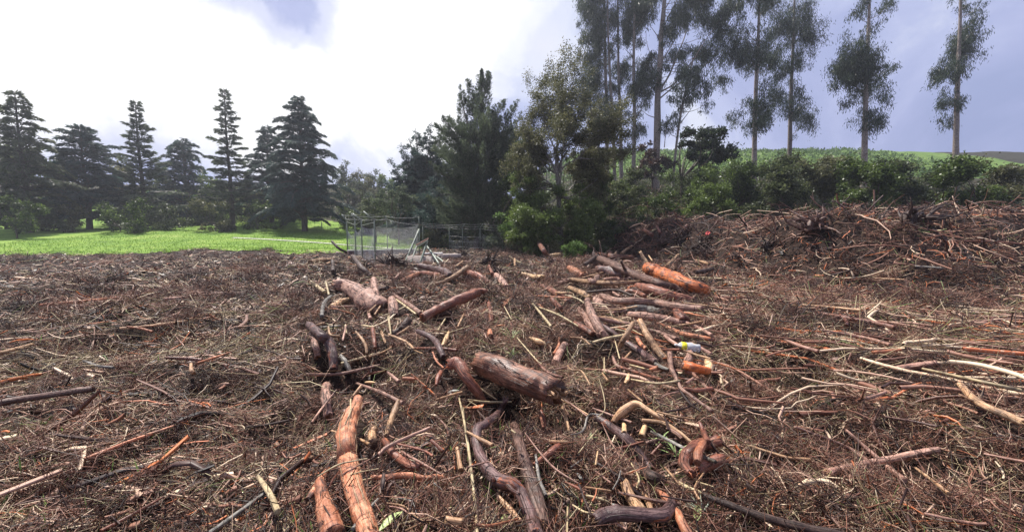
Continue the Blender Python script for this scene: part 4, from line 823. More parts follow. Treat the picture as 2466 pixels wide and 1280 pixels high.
# --- eucalypts
def euc(label, y, trunk, r0, branches, leafc, seed, group='tall eucalypts on the bank', tone=.42, n=360, top_r=.08):
    rg = np.random.default_rng(seed); tp = np.array([W(u, v, y) for u, v in trunk]); g = float(H(tp[0][0], tp[0][1])); tp = np.vstack([[tp[0][0], tp[0][1], g-.2], tp[1:]]) if tp[0][2] < g+.5 else np.vstack([[tp[0][0], tp[0][1], g-.2], tp])
    b = tuple(tp[0]); rr = np.linspace(r0, top_r, len(tp)); limbs = [tube_arrays(tp, rr, 10, seg=46, rough=.07, seed=seed, cap=False, rn=6)]; lv = []
    for br in branches:
        p = np.array([W(u, v, y+dy) for u, v, dy in br[1]]); limbs.append(limb(p, br[0], br[0]*.25, seed+len(limbs), 6, .05, 20))
    tc = spline(tp, 90)
    cen = []; rad = []
    for (u, v, r) in leafc:
        c = W(u, v, y+rg.normal()*.9); R = r*y/F
        k = max(5, int((r/6)**2*1.7))
        for _ in range(k):
            dd = rg.normal(size=3)*np.array([.60, .6, .66])*R; cen.append(c+dd); rad.append(rg.uniform(.22, .50)*min(R, 1.3)+.16)
        o = tc[np.argmin(np.linalg.norm(tc-(c-np.array([0, 0, R*1.6])), axis=1))]
        limbs.append(limb(bend(o, c, (0, 0, -.12*np.linalg.norm(c-o)), 5), .045, .012, seed+len(limbs), 4, .05, 9))
    for c, r in zip(cen, rad):
        m = int(n*.85*r*r)+20; d = unit_rows(rg.normal(size=(m, 3))); q = rg.normal(size=(m, 3))*r*np.array([.48, .48, .62])
        D = rg.normal(size=(m, 3))*.38+np.array([0, 0, -1.0])
        lv.append(leafset(None, c+q, D, .34, .055, t=np.clip(tone+.12*rg.normal()+rg.normal(size=m)*.2, 0, 1)))
    return build_tree('eucalyptus_tree', label, 'eucalyptus', b, limbs, lv, BK_EUC, L_EUC, group)
euc('leftmost eucalyptus whose dense foliage hangs down the side facing open sky', 52, [(1463, 440), (1461, 400), (1462, 300), (1459, 200), (1457, 100), (1455, 0), (1452, -120)], .30, [],
    [(1415, 20, 22), (1440, 45, 22), (1425, 75, 22), (1408, 100, 14), (1445, 105, 18), (1440, 10, 18), (1425, 130, 18), (1420, 160, 22), (1445, 180, 18), (1415, 195, 18), (1425, 215, 24), (1410, 235, 16), (1440, 240, 16), (1475, 120, 14), (1470, 60, 16), (1478, 20, 14), (1420, -30, 26), (1460, -40, 24), (1440, 150, 16), (1402, 60, 9), (1478, 155, 11), (1430, 270, 16), (1410, 258, 12), (1450, 265, 14), (1440, 300, 12), (1425, -60, 26), (1470, 200, 12)], 31)
euc('slim eucalyptus with a leaning upper stem just right of the leftmost one', 50, [(1480, 470), (1480, 420), (1477, 330), (1473, 250), (1468, 160), (1464, 60), (1462, -80)], .26, [], [(1485, 215, 13), (1468, 262, 16), (1455, 290, 14), (1490, 180, 10), (1460, -60, 20), (1495, -30, 16), (1470, 235, 10), (1480, 100, 13), (1472, 40, 15), (1486, 260, 12)], 32)
euc('straight eucalyptus with a clean pole-like trunk between the slim one and the open gap', 51, [(1497, 440), (1496, 400), (1494, 300), (1490, 180), (1488, 60), (1487, -100)], .32, [(.05, [(1489, 95, 0), (1478, 95, -.5), (1468, 96, -1)])],
    [(1500, 160, 14), (1510, 150, 12), (1485, 165, 12), (1500, 185, 15), (1515, 175, 11), (1520, 20, 18), (1505, 45, 14), (1500, 90, 10), (1480, 205, 11), (1508, 270, 11), (1490, -40, 24), (1518, 65, 13)], 33)
euc('eucalyptus carrying round leaf masses at mid height left of the thickest trunk', 49, [(1526, 420), (1526, 380), (1528, 280), (1526, 180), (1527, 80), (1529, 0), (1530, -100)], .30, [(.06, [(1525, 140, 0), (1512, 125, -.4), (1502, 115, -.8)]), (.06, [(1530, 285, 0), (1545, 262, .3), (1552, 240, .5)])],
    [(1545, 175, 20), (1560, 150, 18), (1550, 200, 24), (1572, 190, 16), (1535, 215, 16), (1560, 225, 14), (1530, 45, 26), (1548, 25, 22), (1560, 15, 18), (1518, 80, 18), (1540, 100, 12), (1572, 130, 9), (1545, 300, 15), (1532, 320, 12), (1538, 275, 12), (1520, 330, 10), (1510, 100, 12), (1545, -30, 26), (1575, -10, 18), (1555, 250, 9), (1570, 45, 9)], 34, tone=.40)
euc('thickest eucalyptus with pale bark and long limbs sweeping up to the right', 47, [(1578, 460), (1580, 400), (1583, 300), (1584, 230), (1590, 150), (1593, 80), (1600, 0), (1604, -120)], .46,
    [(.13, [(1586, 222, 0), (1612, 180, .5), (1632, 130, 1), (1650, 85, 1.4), (1664, 20, 1.8)]), (.10, [(1586, 224, 0), (1625, 200, -.5), (1665, 150, -1), (1700, 95, -1.2), (1740, 40, -1.2)]),
     (.10, [(1588, 238, 0), (1620, 212, .4), (1670, 180, .8), (1712, 145, 1), (1760, 100, 1)]), (.07, [(1592, 150, 0), (1620, 105, 0), (1645, 60, 0), (1660, 20, .3)]),
     (.06, [(1590, 98, 0), (1575, 75, -.4), (1560, 55, -.8)]), (.05, [(1588, 147, 0), (1567, 130, .5), (1557, 100, 1), (1556, 75, 1)]), (.06, [(1603, 20, 0), (1625, -20, 0), (1640, -60, 0)]), (.06, [(1584, 285, 0), (1562, 278, -.5), (1545, 265, -1)]),
     (.08, [(1596, 70, 0), (1615, 30, .8), (1640, -20, 1)])],
    [(1625, 50, 20), (1640, 30, 18), (1615, 75, 16), (1650, 55, 15), (1608, 95, 12), (1650, 120, 14), (1622, 130, 16), (1605, 155, 10), (1640, 140, 10), (1695, 20, 22), (1675, 5, 20), (1710, 45, 16), (1655, 0, 14), (1690, 130, 18), (1706, 118, 18), (1720, 140, 16), (1645, 160, 12), (1735, 60, 24), (1760, 10, 26), (1760, 120, 22), (1640, -50, 24), (1700, -40, 26), (1590, -60, 22), (1740, 190, 16)], 35, n=380, top_r=.18)
euc('small slender eucalyptus with feathery foliage right of the thickest trunk', 44, [(1622, 450), (1622, 420), (1630, 340), (1640, 270), (1652, 215), (1662, 170), (1670, 140)], .17,
    [(.06, [(1636, 300, 0), (1655, 275, 0), (1670, 255, .3)]), (.05, [(1600, 355, 0), (1602, 330, 0), (1604, 310, 0)])],
    [(1650, 170, 15), (1665, 190, 18), (1640, 205, 15), (1680, 185, 16), (1690, 215, 16), (1655, 225, 15), (1670, 240, 12), (1625, 240, 13), (1640, 175, 12), (1700, 200, 12), (1612, 295, 13), (1625, 280, 12), (1603, 312, 12), (1640, 265, 9), (1700, 250, 10), (1675, 160, 12)], 36, n=300)
# --- broad-leaved trees and bushes on the bank
def broad(name, label, u, vb, y, cl, mat, seed, leaf, n, r0=.12, cat='tree', tone=.42, bark=BK_DK, droop=.2, shell=.35, group=None, depth=.8):
    rg = np.random.default_rng(seed); b = W(u, vb, y); b[2] = float(H(b[0], b[1]))-.1; limbs = []; C = []; R = []
    fork = b+np.array([0, 0, max(.4, (W(u, np.mean([c[1] for c in cl]), y)[2]-b[2])*.45)])
    limbs.append(limb(bend(b, fork, (.05, 0, 0), 4), r0, r0*.7, seed, 7, .1, 10))
    for (cu, cv, r) in cl:
        c = W(cu, cv, y+rg.normal()*depth); rr = r*y/F; limbs.append(limb(bend(fork, c, rg.normal(size=3)*.12*np.linalg.norm(c-fork), 5), r0*.5, .015, seed+len(limbs), 4, .06, 8))
        k = max(4, int((r/6.2)**2))
        for _ in range(k): C.append(c+rg.normal(size=3)*np.array([.5, .6, .42])*rr); R.append(rg.uniform(.35, .6)*min(rr, 1.3)+.1)
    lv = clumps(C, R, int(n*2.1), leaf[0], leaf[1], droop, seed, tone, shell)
    return build_tree(name, label, cat, tuple(b), limbs, lv, bark, mat, group)
broad('broadleaf_tree', 'dark large-leaved tree at the right edge in front of the eucalypts', 1640, 460, 36, [(1650, 320, 12), (1668, 308, 13), (1690, 318, 16), (1705, 345, 18), (1685, 350, 18), (1668, 372, 14), (1700, 380, 18), (1660, 345, 9), (1725, 330, 20), (1740, 370, 22), (1645, 345, 8)], L_DARK, 51, (.26, .13), 46, .13)
broad('red_leaved_bush', 'purple-red leafed bush growing in front of the thickest eucalyptus trunk', 1570, 470, 43, [(1552, 355, 12), (1562, 372, 14), (1548, 385, 13), (1575, 390, 14), (1600, 378, 12), (1612, 395, 13), (1560, 405, 16), (1590, 410, 14), (1540, 410, 12), (1570, 365, 8)], L_RED, 52, (.30, .13), 40, .12, cat='bush')
GB = 'leafy bushes along the bank'
broad('vine_covered_bush', 'green leafy vine thicket smothering the lower trunk of the lichen-covered tree', 1330, 600, 26.4, [(1250, 470, 18), (1265, 520, 22), (1290, 480, 22), (1300, 540, 26), (1330, 520, 22), (1260, 565, 20), (1375, 500, 24), (1400, 540, 28), (1380, 570, 24), (1430, 560, 22), (1320, 580, 20), (1420, 500, 22), (1245, 430, 14), (1280, 440, 16), (1440, 520, 18), (1350, 460, 18), (1395, 460, 16)], L_VINE, 53, (.13, .075), 95, .05, cat='bush', tone=.66, depth=1.1)
broad('bright_shrub', 'small bright green shrub at the edge of the debris below the lichen-covered tree', 1385, 625, 21, [(1378, 603, 13), (1392, 612, 11), (1370, 616, 9), (1398, 598, 8), (1385, 590, 8), (1362, 598, 7)], L_BRIGHT, 54, (.10, .045), 70, .03, cat='shrub', tone=.4, depth=.25)
broad('leafy_sapling', 'light green sapling with bright leaf tufts beside the wire fence', 1215, 612, 27, [(1208, 520, 7), (1198, 524, 5), (1217, 528, 6), (1222, 542, 11), (1236, 552, 12), (1212, 550, 8), (1245, 575, 12), (1225, 570, 12)], L_BRIGHT, 55, (.15, .09), 34, .035, cat='sapling', tone=.45, depth=.4)
broad('olive_bush', 'grey-green low bush growing behind the wire fence left of the sapling', 1190, 606, 29.5, [(1190, 575, 12), (1205, 590, 14), (1180, 590, 9), (1225, 592, 14), (1240, 600, 12), (1200, 570, 9)], L_CYP, 56, (.14, .06), 40, .03, cat='bush', tone=.6, depth=.5)
broad('dark_broadleaf_tree', 'dark rounded tree filling the gap between the cypress and the lichen-covered tree', 1250, 600, 33, [(1225, 400, 16), (1240, 370, 14), (1255, 350, 13), (1235, 440, 20), (1250, 400, 18), (1230, 490, 22), (1265, 330, 9), (1215, 450, 14), (1240, 520, 20), (1210, 540, 18)], L_VINE, 57, (.18, .09), 60, .12, tone=.48)
broad('olive_tree', 'olive-green rounded tree behind the right side of the lichen-covered tree', 1430, 590, 31, [(1430, 300, 18), (1455, 330, 16), (1420, 350, 20), (1450, 370, 18), (1400, 400, 20), (1440, 410, 20), (1425, 270, 14), (1445, 290, 14), (1410, 320, 16), (1415, 440, 20), (1450, 450, 16), (1420, 250, 9), (1470, 400, 10)], L_OAK, 58, (.17, .08), 58, .14, tone=.60)
broad('grey_leaved_tree', 'grey-leaved rounded tree behind the wire enclosure', 960, 590, 40, [(925, 470, 14), (950, 465, 16), (975, 475, 16), (905, 485, 12), (940, 495, 16), (985, 500, 16), (965, 450, 10), (1000, 480, 12)], L_CYP, 59, (.22, .10), 50, .11, tone=.62)
broad('light_green_tree', 'yellow-green feathery tree left of the grey-leaved one', 905, 585, 42, [(885, 490, 12), (902, 498, 13), (890, 510, 14), (915, 515, 12), (875, 505, 9), (910, 485, 8)], L_FAR, 60, (.24, .09), 46, .1, tone=.62)
broad('dark_conifer_bush', 'dark spreading evergreen between the wire enclosure and the cypress', 1050, 600, 39, [(1030, 480, 18), (1060, 500, 20), (1040, 530, 22), (1075, 540, 18), (1010, 520, 18), (1085, 480, 16), (1065, 450, 16), (1035, 440, 14), (1000, 550, 14), (1055, 560, 16), (1100, 560, 18), (1095, 520, 14)], L_CEDAR, 61, (.26, .07), 60, .14, cat='evergreen', tone=.46, droop=.5)
for i, (u, v, y, cl, m, t, lab) in enumerate((
    (1505, 560, 33, [(1490, 450, 14), (1510, 470, 16), (1480, 480, 16), (1530, 460, 14), (1500, 500, 18), (1475, 510, 14), (1525, 500, 16)], L_MIX, .5, 'tangled dull green bush below the pole-like eucalyptus trunk'),
    (1590, 540, 31, [(1560, 490, 16), (1590, 480, 16), (1615, 500, 18), (1580, 515, 18), (1545, 510, 14), (1610, 470, 12), (1640, 510, 14)], L_VINE, .38, 'dense dark bush at the foot of the thickest eucalyptus'),
    (1690, 530, 27, [(1680, 470, 15), (1700, 455, 16), (1690, 490, 16), (1712, 480, 18), (1665, 500, 14), (1700, 510, 14), (1735, 470, 20), (1750, 500, 20)], L_VINE, .62, 'glossy sunlit-toned bush at the right edge above the debris mound'),  # lit leaf highlights put in as a lighter leaf tone
    (1655, 500, 36, [(1650, 430, 14), (1680, 420, 16), (1705, 430, 16), (1665, 450, 14), (1640, 455, 12), (1720, 410, 14)], L_FAR, .5, 'yellow-green bush under the dark large-leaved tree'),
    (1540, 575, 27, [(1510, 540, 12), (1535, 545, 14), (1560, 540, 13), (1585, 545, 12), (1550, 528, 12), (1610, 535, 12), (1490, 555, 10)], L_MIX, .62, 'low sprawling pale-leaved bush along the top of the debris mound'),
    (1470, 590, 29, [(1455, 560, 12), (1470, 540, 14), (1450, 530, 14), (1485, 565, 9), (1465, 500, 14)], L_VINE, .34, 'dark green bush where the mound meets the vine thicket'))):
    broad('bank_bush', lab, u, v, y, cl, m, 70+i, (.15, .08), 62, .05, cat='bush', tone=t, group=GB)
# --- far trees on the left skyline
for i, (u, v, y, tv, hw, m, lab) in enumerate((
    (838, 520, 74, 405, 30, L_FAR, 'far brownish-green rounded tree on the left skyline beside the layered conifer'), (872, 520, 77, 408, 26, L_OAK, 'far olive tree, second from the layered conifer on the skyline'),
    (900, 520, 79, 425, 24, L_FAR, 'far pale green tree on the skyline left of the spiky conifer'), (930, 520, 72, 432, 26, L_VINE, 'far dark green tree touching the spiky conifer on the skyline'),
    (850, 545, 62, 462, 26, L_MIX, 'mid-distance dull green tree under the left skyline trees'), (890, 545, 60, 470, 26, L_CYP, 'mid-distance grey-green tree right of the dull green one'),
    (830, 560, 58, 500, 22, L_VINE, 'dark bushy tree at the meadow edge beneath the skyline trees'), (880, 560, 54, 505, 26, L_MIX, 'dull bushy tree just behind the left fence posts'),
    (925, 560, 56, 480, 26, L_FAR, 'yellowish tree beneath the spiky conifer'), (965, 560, 50, 505, 26, L_VINE, 'dark leafy tree behind the wire enclosure corner'),
    (1190, 560, 44, 400, 34, L_VINE, 'dark tree close behind the right side of the cypress'), (1110, 560, 46, 430, 34, L_CEDAR, 'dark blue-green tree close behind the cypress on its left'), (1280, 560, 42, 360, 30, L_MIX, 'dull tree behind the left side of the lichen-covered tree'))):
    rg = np.random.default_rng(180+i); bot = 590 if y < 65 else 540
    cl = []
    for k in range(17):
        f = rg.random()**.8; cl.append((u+rg.uniform(-1, 1)*hw*(.35+.65*math.sin(math.pi*min(.98, .12+f*.8))), tv-6+(bot-tv)*f*.9, rg.uniform(.34, .55)*hw))
    broad('skyline_tree', lab, u, v, y, cl, m, 80+i, (.36, .17) if y > 65 else (.27, .12), 24 if y > 65 else 34, .16, tone=.5 if y > 50 else .36, group='trees filling the woodland background')

# --- beyond the photograph's edges the same valley goes on
SIDE = 'conifers beyond the meadow'
for i, (u, y, top, Rb, lab) in enumerate(((655, 60, 14.5, 6.0, 'tall conifer behind the meadow next to the one at the photo edge'), (560, 54, 18.5, 6.8, 'tallest conifer on the left side of the meadow'), (455, 62, 13.0, 5.6, 'short conifer in the left row'),
                                     (350, 52, 16.5, 6.4, 'broad conifer in the left row past the short one'), (215, 50, 13.0, 5.8, 'narrow conifer in the left row near the end'), (70, 44, 15.5, 6.2, 'last conifer of the left row'))):
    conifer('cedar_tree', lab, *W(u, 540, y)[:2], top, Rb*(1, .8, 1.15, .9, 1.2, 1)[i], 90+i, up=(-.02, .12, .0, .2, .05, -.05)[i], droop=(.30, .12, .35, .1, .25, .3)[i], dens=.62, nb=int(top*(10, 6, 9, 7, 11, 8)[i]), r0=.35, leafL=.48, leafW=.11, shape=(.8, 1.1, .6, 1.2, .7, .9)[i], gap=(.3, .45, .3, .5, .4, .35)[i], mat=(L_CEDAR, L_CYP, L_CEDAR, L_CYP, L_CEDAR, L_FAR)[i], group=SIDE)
for i, (u, y, tv, hw, m, lab) in enumerate(((705, 66, 440, 34, L_FAR, 'rounded olive tree just left of the tall layered conifer'), (600, 64, 430, 40, L_OAK, 'rounded tree between the two tallest left conifers'), (500, 60, 410, 44, L_VINE, 'wide green tree in the middle of the left row'),
                                      (400, 66, 420, 40, L_FAR, 'pale green tree behind the left row'), (285, 58, 400, 46, L_OAK, 'wide olive tree in the left row'), (140, 56, 390, 50, L_VINE, 'broad dark tree toward the left end of the row'), (15, 50, 360, 54, L_FAR, 'pale rounded tree at the very left end'))):
    rg = np.random.default_rng(880+i); cl = []
    for k in range(20):
        f = rg.random()**.8; cl.append((u+rg.uniform(-1, 1)*hw*(.35+.65*math.sin(math.pi*min(.98, .12+f*.8))), tv+8+(550-tv)*f*.92, rg.uniform(.30, .5)*hw))
    broad('broadleaf_tree', lab, u, 545, y, cl, m, 890+i, (.36, .17), 20, .2, tone=.5, group='rounded trees behind the meadow')
for i, (u, y, top, lab) in enumerate(((1815, 46, 24, 'pale eucalyptus farther right along the bank'), (1900, 52, 27, 'tall eucalyptus farther right with a high crown'), (2080, 44, 22, 'eucalyptus standing alone on the right bank'), (2300, 46, 25, 'last eucalyptus on the right bank'))):
    rg = np.random.default_rng(100+i); X = []
    vt = 640-F*math.tan(math.atan2(top+float(H((u-CX)/F*y, y))-EYE, y)+PITCH)
    for k in range(20): X.append((u+rg.normal()*26, rg.uniform(max(vt, -200), 300), rg.uniform(11, 24)))
    euc(lab, y, [(u, 470), (u+2, 350), (u+6, 200), (u+12, 60), (u+15, vt)], .33, [], X, 110+i, n=240)
for i, (u, v, y, m, lab) in enumerate(((1790, 540, 33, L_VINE, 'dark bush on the bank right of the glossy bush'), (1870, 560, 29, L_MIX, 'dull green bush behind the mound farther right'), (1980, 540, 32, L_OAK, 'olive bush on the far right bank'), (2090, 560, 27, L_VINE, 'dense bush over the right end of the mound'),
                                     (2210, 540, 29, L_MIX, 'spreading bush near the right end of the bank'), (2330, 560, 25, L_VINE, 'large dark bush by the right end of the view'), (2430, 550, 27, L_OAK, 'last olive bush on the right'))):
    rg = np.random.default_rng(120+i); cl = [(u+rg.uniform(-50, 50), rg.uniform(400, 540), rg.uniform(16, 28)) for _ in range(12)]
    broad('bank_bush', lab, u, v, y, cl, m, 130+i, (.18, .10), 50, .07, cat='bush', tone=.45, group=GB)
for i, (u, y) in enumerate(((40, 38), (150, 46), (290, 44), (410, 48), (520, 47), (620, 52))):
    rg = np.random.default_rng(140+i); cl = [(u+rg.uniform(-45, 45), rg.uniform(490, 560), rg.uniform(10, 20)) for _ in range(9)]
    broad('meadow_bush', ('dark bush at the far left end of the meadow edge', 'olive bush second along the meadow edge', 'green bush third along the meadow edge', 'dull bush fourth along the meadow edge', 'leafy bush fifth along the meadow edge', 'dark bush below the left conifers nearest the photo edge')[i],
          u, 570, y, cl, (L_VINE, L_OAK, L_VINE, L_MIX, L_OAK, L_VINE)[i], 150+i, (.26, .13), 34, .08, cat='bush', group='bushes at the edge of the meadow')

for i, (u, v, y, tv, bv, hw, m, t, lab) in enumerate(((1285, 600, 28.5, 330, 500, 34, L_OAK, .62, 'olive leafy tree just behind the left half of the lichen-covered crown'), (1400, 600, 28.5, 320, 520, 36, L_OAK, .6, 'olive leafy tree just behind the right half of the lichen-covered crown'),
                                      (1245, 600, 29, 410, 580, 26, L_OAK, .8, 'light olive tree leaning over the sapling'), (1440, 590, 30, 400, 560, 30, L_VINE, .55, 'green tree under the leftmost eucalyptus'),
                                      (1530, 520, 38, 405, 500, 34, L_MIX, .5, 'tall dull shrub between the pole-like eucalyptus and the red-leaved bush'), (1625, 520, 38, 410, 510, 36, L_VINE, .5, 'tall dark green shrub right of the thickest eucalyptus foot'),
                                      (1690, 520, 34, 400, 500, 36, L_VINE, .55, 'tall green shrub beneath the dark large-leaved tree'), (1490, 540, 36, 430, 530, 26, L_VINE, .4, 'dark shrub at the foot of the slim eucalyptus'))):
    rg = np.random.default_rng(830+i); cl = [(u+rg.uniform(-1, 1)*hw*(1-.5*abs(q-.4)), tv+8+(bv-tv)*q, rg.uniform(.3, .5)*hw) for q in rg.random(15)]
    broad('understorey_tree', lab, u, v, y, cl, m, 840+i, (.15, .08) if y < 32 else (.2, .1), 46 if y < 32 else 34, .07, tone=t, group='understorey trees on the bank', depth=.8)
for i, (u, y, tv, hw, m, t, lab) in enumerate(((1030, 38, 555, 20, L_OAK, .6, 'tan-green low bush behind the fallen fence posts'), (1075, 38.5, 560, 22, L_VINE, .5, 'low green bush behind the forked-post fence, left of the cypress trunk'), (1115, 39, 552, 22, L_OAK, .55, 'olive low bush just left of the cypress trunk'),
                                      (1190, 38, 548, 24, L_VINE, .4, 'dark low bush just right of the cypress trunk'), (1290, 25.4, 560, 22, L_VINE, .66, 'leafy bush at the left foot of the lichen-covered tree'), (1325, 25.6, 545, 24, L_OAK, .7, 'olive leafy bush hugging the lichen-covered trunk on its left'),
                                      (1400, 25.4, 545, 26, L_VINE, .5, 'dense green bush hugging the lichen-covered trunk on its right'), (1445, 26.5, 535, 24, L_MIX, .45, 'dull tangled bush right of the dense green bush'), (1255, 26.5, 500, 26, L_VINE, .9, 'sunlit-toned yellow-green bush above the sapling'),  # raised leaf tone paints sun on the foliage
                                      (1270, 27.5, 440, 26, L_VINE, .85, 'yellow-green leafy climber left of the lichen-covered tree crown'))):  # climber's leaf tone raised likewise, as if sunlit
    rg = np.random.default_rng(930+i); bot = 605; cl = [(u+rg.uniform(-1, 1)*hw, tv+8+(min(bot, tv+110)-tv)*rg.random()*.9, rg.uniform(.35, .6)*hw) for k in range(11)]
    broad('low_bush', lab, u, 600, y, cl, m, 940+i, (.14, .075) if y < 30 else (.18, .09), 60 if y < 30 else 40, .03, cat='bush', tone=t, group='bushes at the foot of the trees', depth=.6)
# --- undergrowth: leaf mass over the wooded slopes
def undergrowth():
    N_ = 210000; X = RNG.uniform(-62, 62, N_*2); Y = RNG.uniform(29, 82, N_*2)
    front = np.where(X > 3, 27.5+.4*np.clip(9-X, 0, 6), np.where(X > -9.5, 37.5, 50+(-X-9.5)*.75)); front = np.where(X < -32, 60, front)
    front = np.minimum(front, 66)
    keep = (Y > front+1.5*fbm(X/3, Y/3, 6)) & (RNG.random(len(X)) < np.clip(45/Y-.45, .06, 1)) & ~((X > 11.5) & (Y > 60)) & ~((X > 9) & (X < 14) & (Y > 47))
    X = X[keep][:N_]; Y = Y[keep][:N_]; n = len(X)
    hh = np.clip(.5+1.6*fbm(X/2.5, Y/2.5, 21)+1.2*fbm(X/8, Y/8, 23), .1, 3)*np.where(Y > 36, 1.5, 1.0)*np.where(X < -9, .7, 1)
    Z = H(X, Y)+hh*(RNG.random(n)**.5)
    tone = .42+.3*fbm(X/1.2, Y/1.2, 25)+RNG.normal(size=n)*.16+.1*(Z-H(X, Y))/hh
    D = RNG.normal(size=(n, 3))+np.array([0, 0, .3]); sc = np.clip(Y/34, .8, 2.2)
    V, Q, T = leaves(np.stack([X, Y, Z], -1), D, RNG.uniform(.10, .24, n)*sc, RNG.uniform(.05, .11, n)*sc, np.clip(tone, 0, 1))
    tag(mesh_np('undergrowth', V, [Q], L_MIX, tint=T), kind='stuff')
    m = 2600; k = RNG.integers(0, n, m); C = np.stack([X[k], Y[k], Z[k]+RNG.random(m)*.5], -1); s = Y[k] < 48; C = C[s]; m = len(C)
    V, Q, T = twigs(C, RNG.random(m)*7, RNG.normal(size=m)*.6, RNG.uniform(.8, 3.0, m), RNG.uniform(.006, .016, m), RNG.normal(size=(m, 2))*.5, K=6, tint=np.clip(RNG.beta(2, 2.6, m)*.75, 0, .80))
    tag(mesh_np('vines', V, [Q], TWIG, tint=T), kind='stuff')
    # long grass tufts on the meadow
    n = 26000; X = RNG.uniform(-45, -8, n*2); Y = 28+34*RNG.random(n*2)**1.6; k = mead_mask(X, Y); X = X[k][:n]; Y = Y[k][:n]; n = len(X)
    D = RNG.normal(size=(n, 3))*.5+np.array([0, 0, 1.0])
    V, Q, T = leaves(np.stack([X, Y, H(X, Y)+.04], -1), D, RNG.uniform(.08, .2, n), RNG.uniform(.02, .05, n), RNG.random(n))
    tag(mesh_np('grass_blades', V, [Q], L_GRASS, tint=T), kind='stuff')
    # crops and low bushes on the far hill
    n = 30000; X = RNG.uniform(2, 110, n); Y = RNG.uniform(76, 150, n); row = (np.sin(Y*.9+fbm(X/12, Y/12, 3)*3) > -.2); X = X[row]; Y = Y[row]; n = len(X)
    D = RNG.normal(size=(n, 3))+np.array([0, 0, .8]); 
    V, Q, T = leaves(np.stack([X, Y, H(X, Y)+.35+RNG.random(n)*.5], -1), D, RNG.uniform(.5, 1.1, n), RNG.uniform(.25, .5, n), np.clip(.5+.4*fbm(X/8, Y/8, 9)+RNG.normal(size=n)*.2, 0, 1))
    tag(mesh_np('hill_plants', V, [Q], L_HILL, tint=T), kind='stuff')
L_GRASS = leaf_mat('meadow_blades', (.10, .19, .02), (.17, .30, .035), (.27, .40, .06), trans=.4)
L_HILL = leaf_mat('hill_leaves', (.04, .085, .015), (.09, .16, .03), (.17, .25, .055), trans=.4)
undergrowth()

# ---------------------------------------------------------------- fences
def rod(pts, r, sides=6): return tube_arrays(np.array(pts, float), [r]*len(pts), sides, seg=max(2, len(pts)), rough=0, cap=True, rn=5)
def post(a, arm, d, r=.032, z=None):
    """a: pixel at the bend, arm: pixel of the arm tip, d distance: list of points ground, bend, tip"""
    b = W(a[0], a[1], d); g = float(H(b[0], b[1])); t = W(arm[0], arm[1], d-.05)
    return np.array([[b[0], b[1], g-.25], b, t])
def polyrod(pts, r, sides=6):
    out = [tube_arrays(np.array([pts[i], pts[i+1]], float), [r, r], sides, seg=2, rough=0) for i in range(len(pts)-1)]; return out
def mesh_panel(A, B, h0, h1, pitch=.11, r=.0034, sag=.0, seed=0):
    """chain link between two uprights: A,B ground points, wires crossing diagonally, the sheet bulging"""
    rg = np.random.default_rng(seed); A = np.array(A); B = np.array(B); Lh = np.linalg.norm((B-A)[:2]); ex = (B-A)/Lh; n = np.array([-ex[1], ex[0], 0]); Hh = h1-h0
    segs = []
    nn = int((Lh+Hh)/pitch)
    for k in range(nn):
        for s in (1, -1):
            # line x - s*z = const
            c = k*pitch-(Hh if s == 1 else 0)
            t = np.linspace(0, 1, 9); z = t*Hh; x = c+z if s == 1 else c-z
            ok = (x >= 0) & (x <= Lh)
            if ok.sum() < 2: continue
            x = x[ok]; z = z[ok]; top = sag*np.sin(math.pi*np.clip(x/Lh, 0, 1))
            p = A+np.outer(x, ex)+np.outer(.10*np.sin(math.pi*x/Lh)*np.sin(math.pi*z/Hh)+.04*fbm(x*1.5, z*1.5, seed), n); p[:, 2] = A[2]+(B[2]-A[2])*x/Lh+h0+z-top*(z/Hh)
            segs.append(p)
    V = []; Q = []; k = 0
    for p in segs:
        m = len(p)
        for o in (np.array([0, 0, r]), np.array([0, 0, -r])): V.append(p+o)
        i = np.arange(m-1); Q.append(np.column_stack([k+i, k+i+1, k+m+i+1, k+m+i])); k += 2*m
        for o in (n*r, -n*r): V.append(p+o)
        Q.append(np.column_stack([k+i, k+i+1, k+m+i+1, k+m+i])); k += 2*m
    return np.vstack(V), np.vstack(Q)
def fence(label, posts, links, wires, rails, mesh_h, barb_mat=M_WIRE, r=.04, pitch=.12):
    base = posts[0][0]; base = np.array([base[0], base[1], base[2]+.25]); e = empty('wire_fence', base, label, 'fence')
    for p in posts:
        o = tubes_obj('post', polyrod(p, r, 8), M_POST, parent=e, smooth=True); sh(o, base)
    for (i, j, h, sg) in links:
        a = posts[i]; b = posts[j]; A = np.array([a[0][0], a[0][1], float(H(a[0][0], a[0][1]))]); B = np.array([b[0][0], b[0][1], float(H(b[0][0], b[0][1]))])
        V, Q = mesh_panel(A, B, .05, h, pitch=pitch, sag=sg, seed=i); o = mesh_np('wire_mesh', V, [Q], M_WIRE, parent=e); sh(o, base)
    for w_ in wires:
        o = tubes_obj('barbed_wire', [tube_arrays(np.array(w_), [.006]*len(w_), 4, seg=22, rough=0, cap=False)], barb_mat, parent=e); sh(o, base)
    for w_ in rails:
        o = tubes_obj('rail', polyrod(w_, .022, 6), M_POST, parent=e); sh(o, base)
    return e
def wire(a, b, sag=.06): return bend(a, b, (0, 0, -sag), 5)
fp = [post((834.5, 532), (822.5, 516), 27.6), post((854.5, 529), (846, 513.5), 25.6), post((870, 531), (849, 514), 23.6), post((901, 531), (875, 509), 20.6),
      post((931.5, 531), (928, 520), 29.0), np.array([[*W(1009, 578, 27)[:2], float(H(*W(1009, 578, 27)[:2]))-.2], W(1010, 552, 27), W(1008.5, 521, 27)])]
ws = []
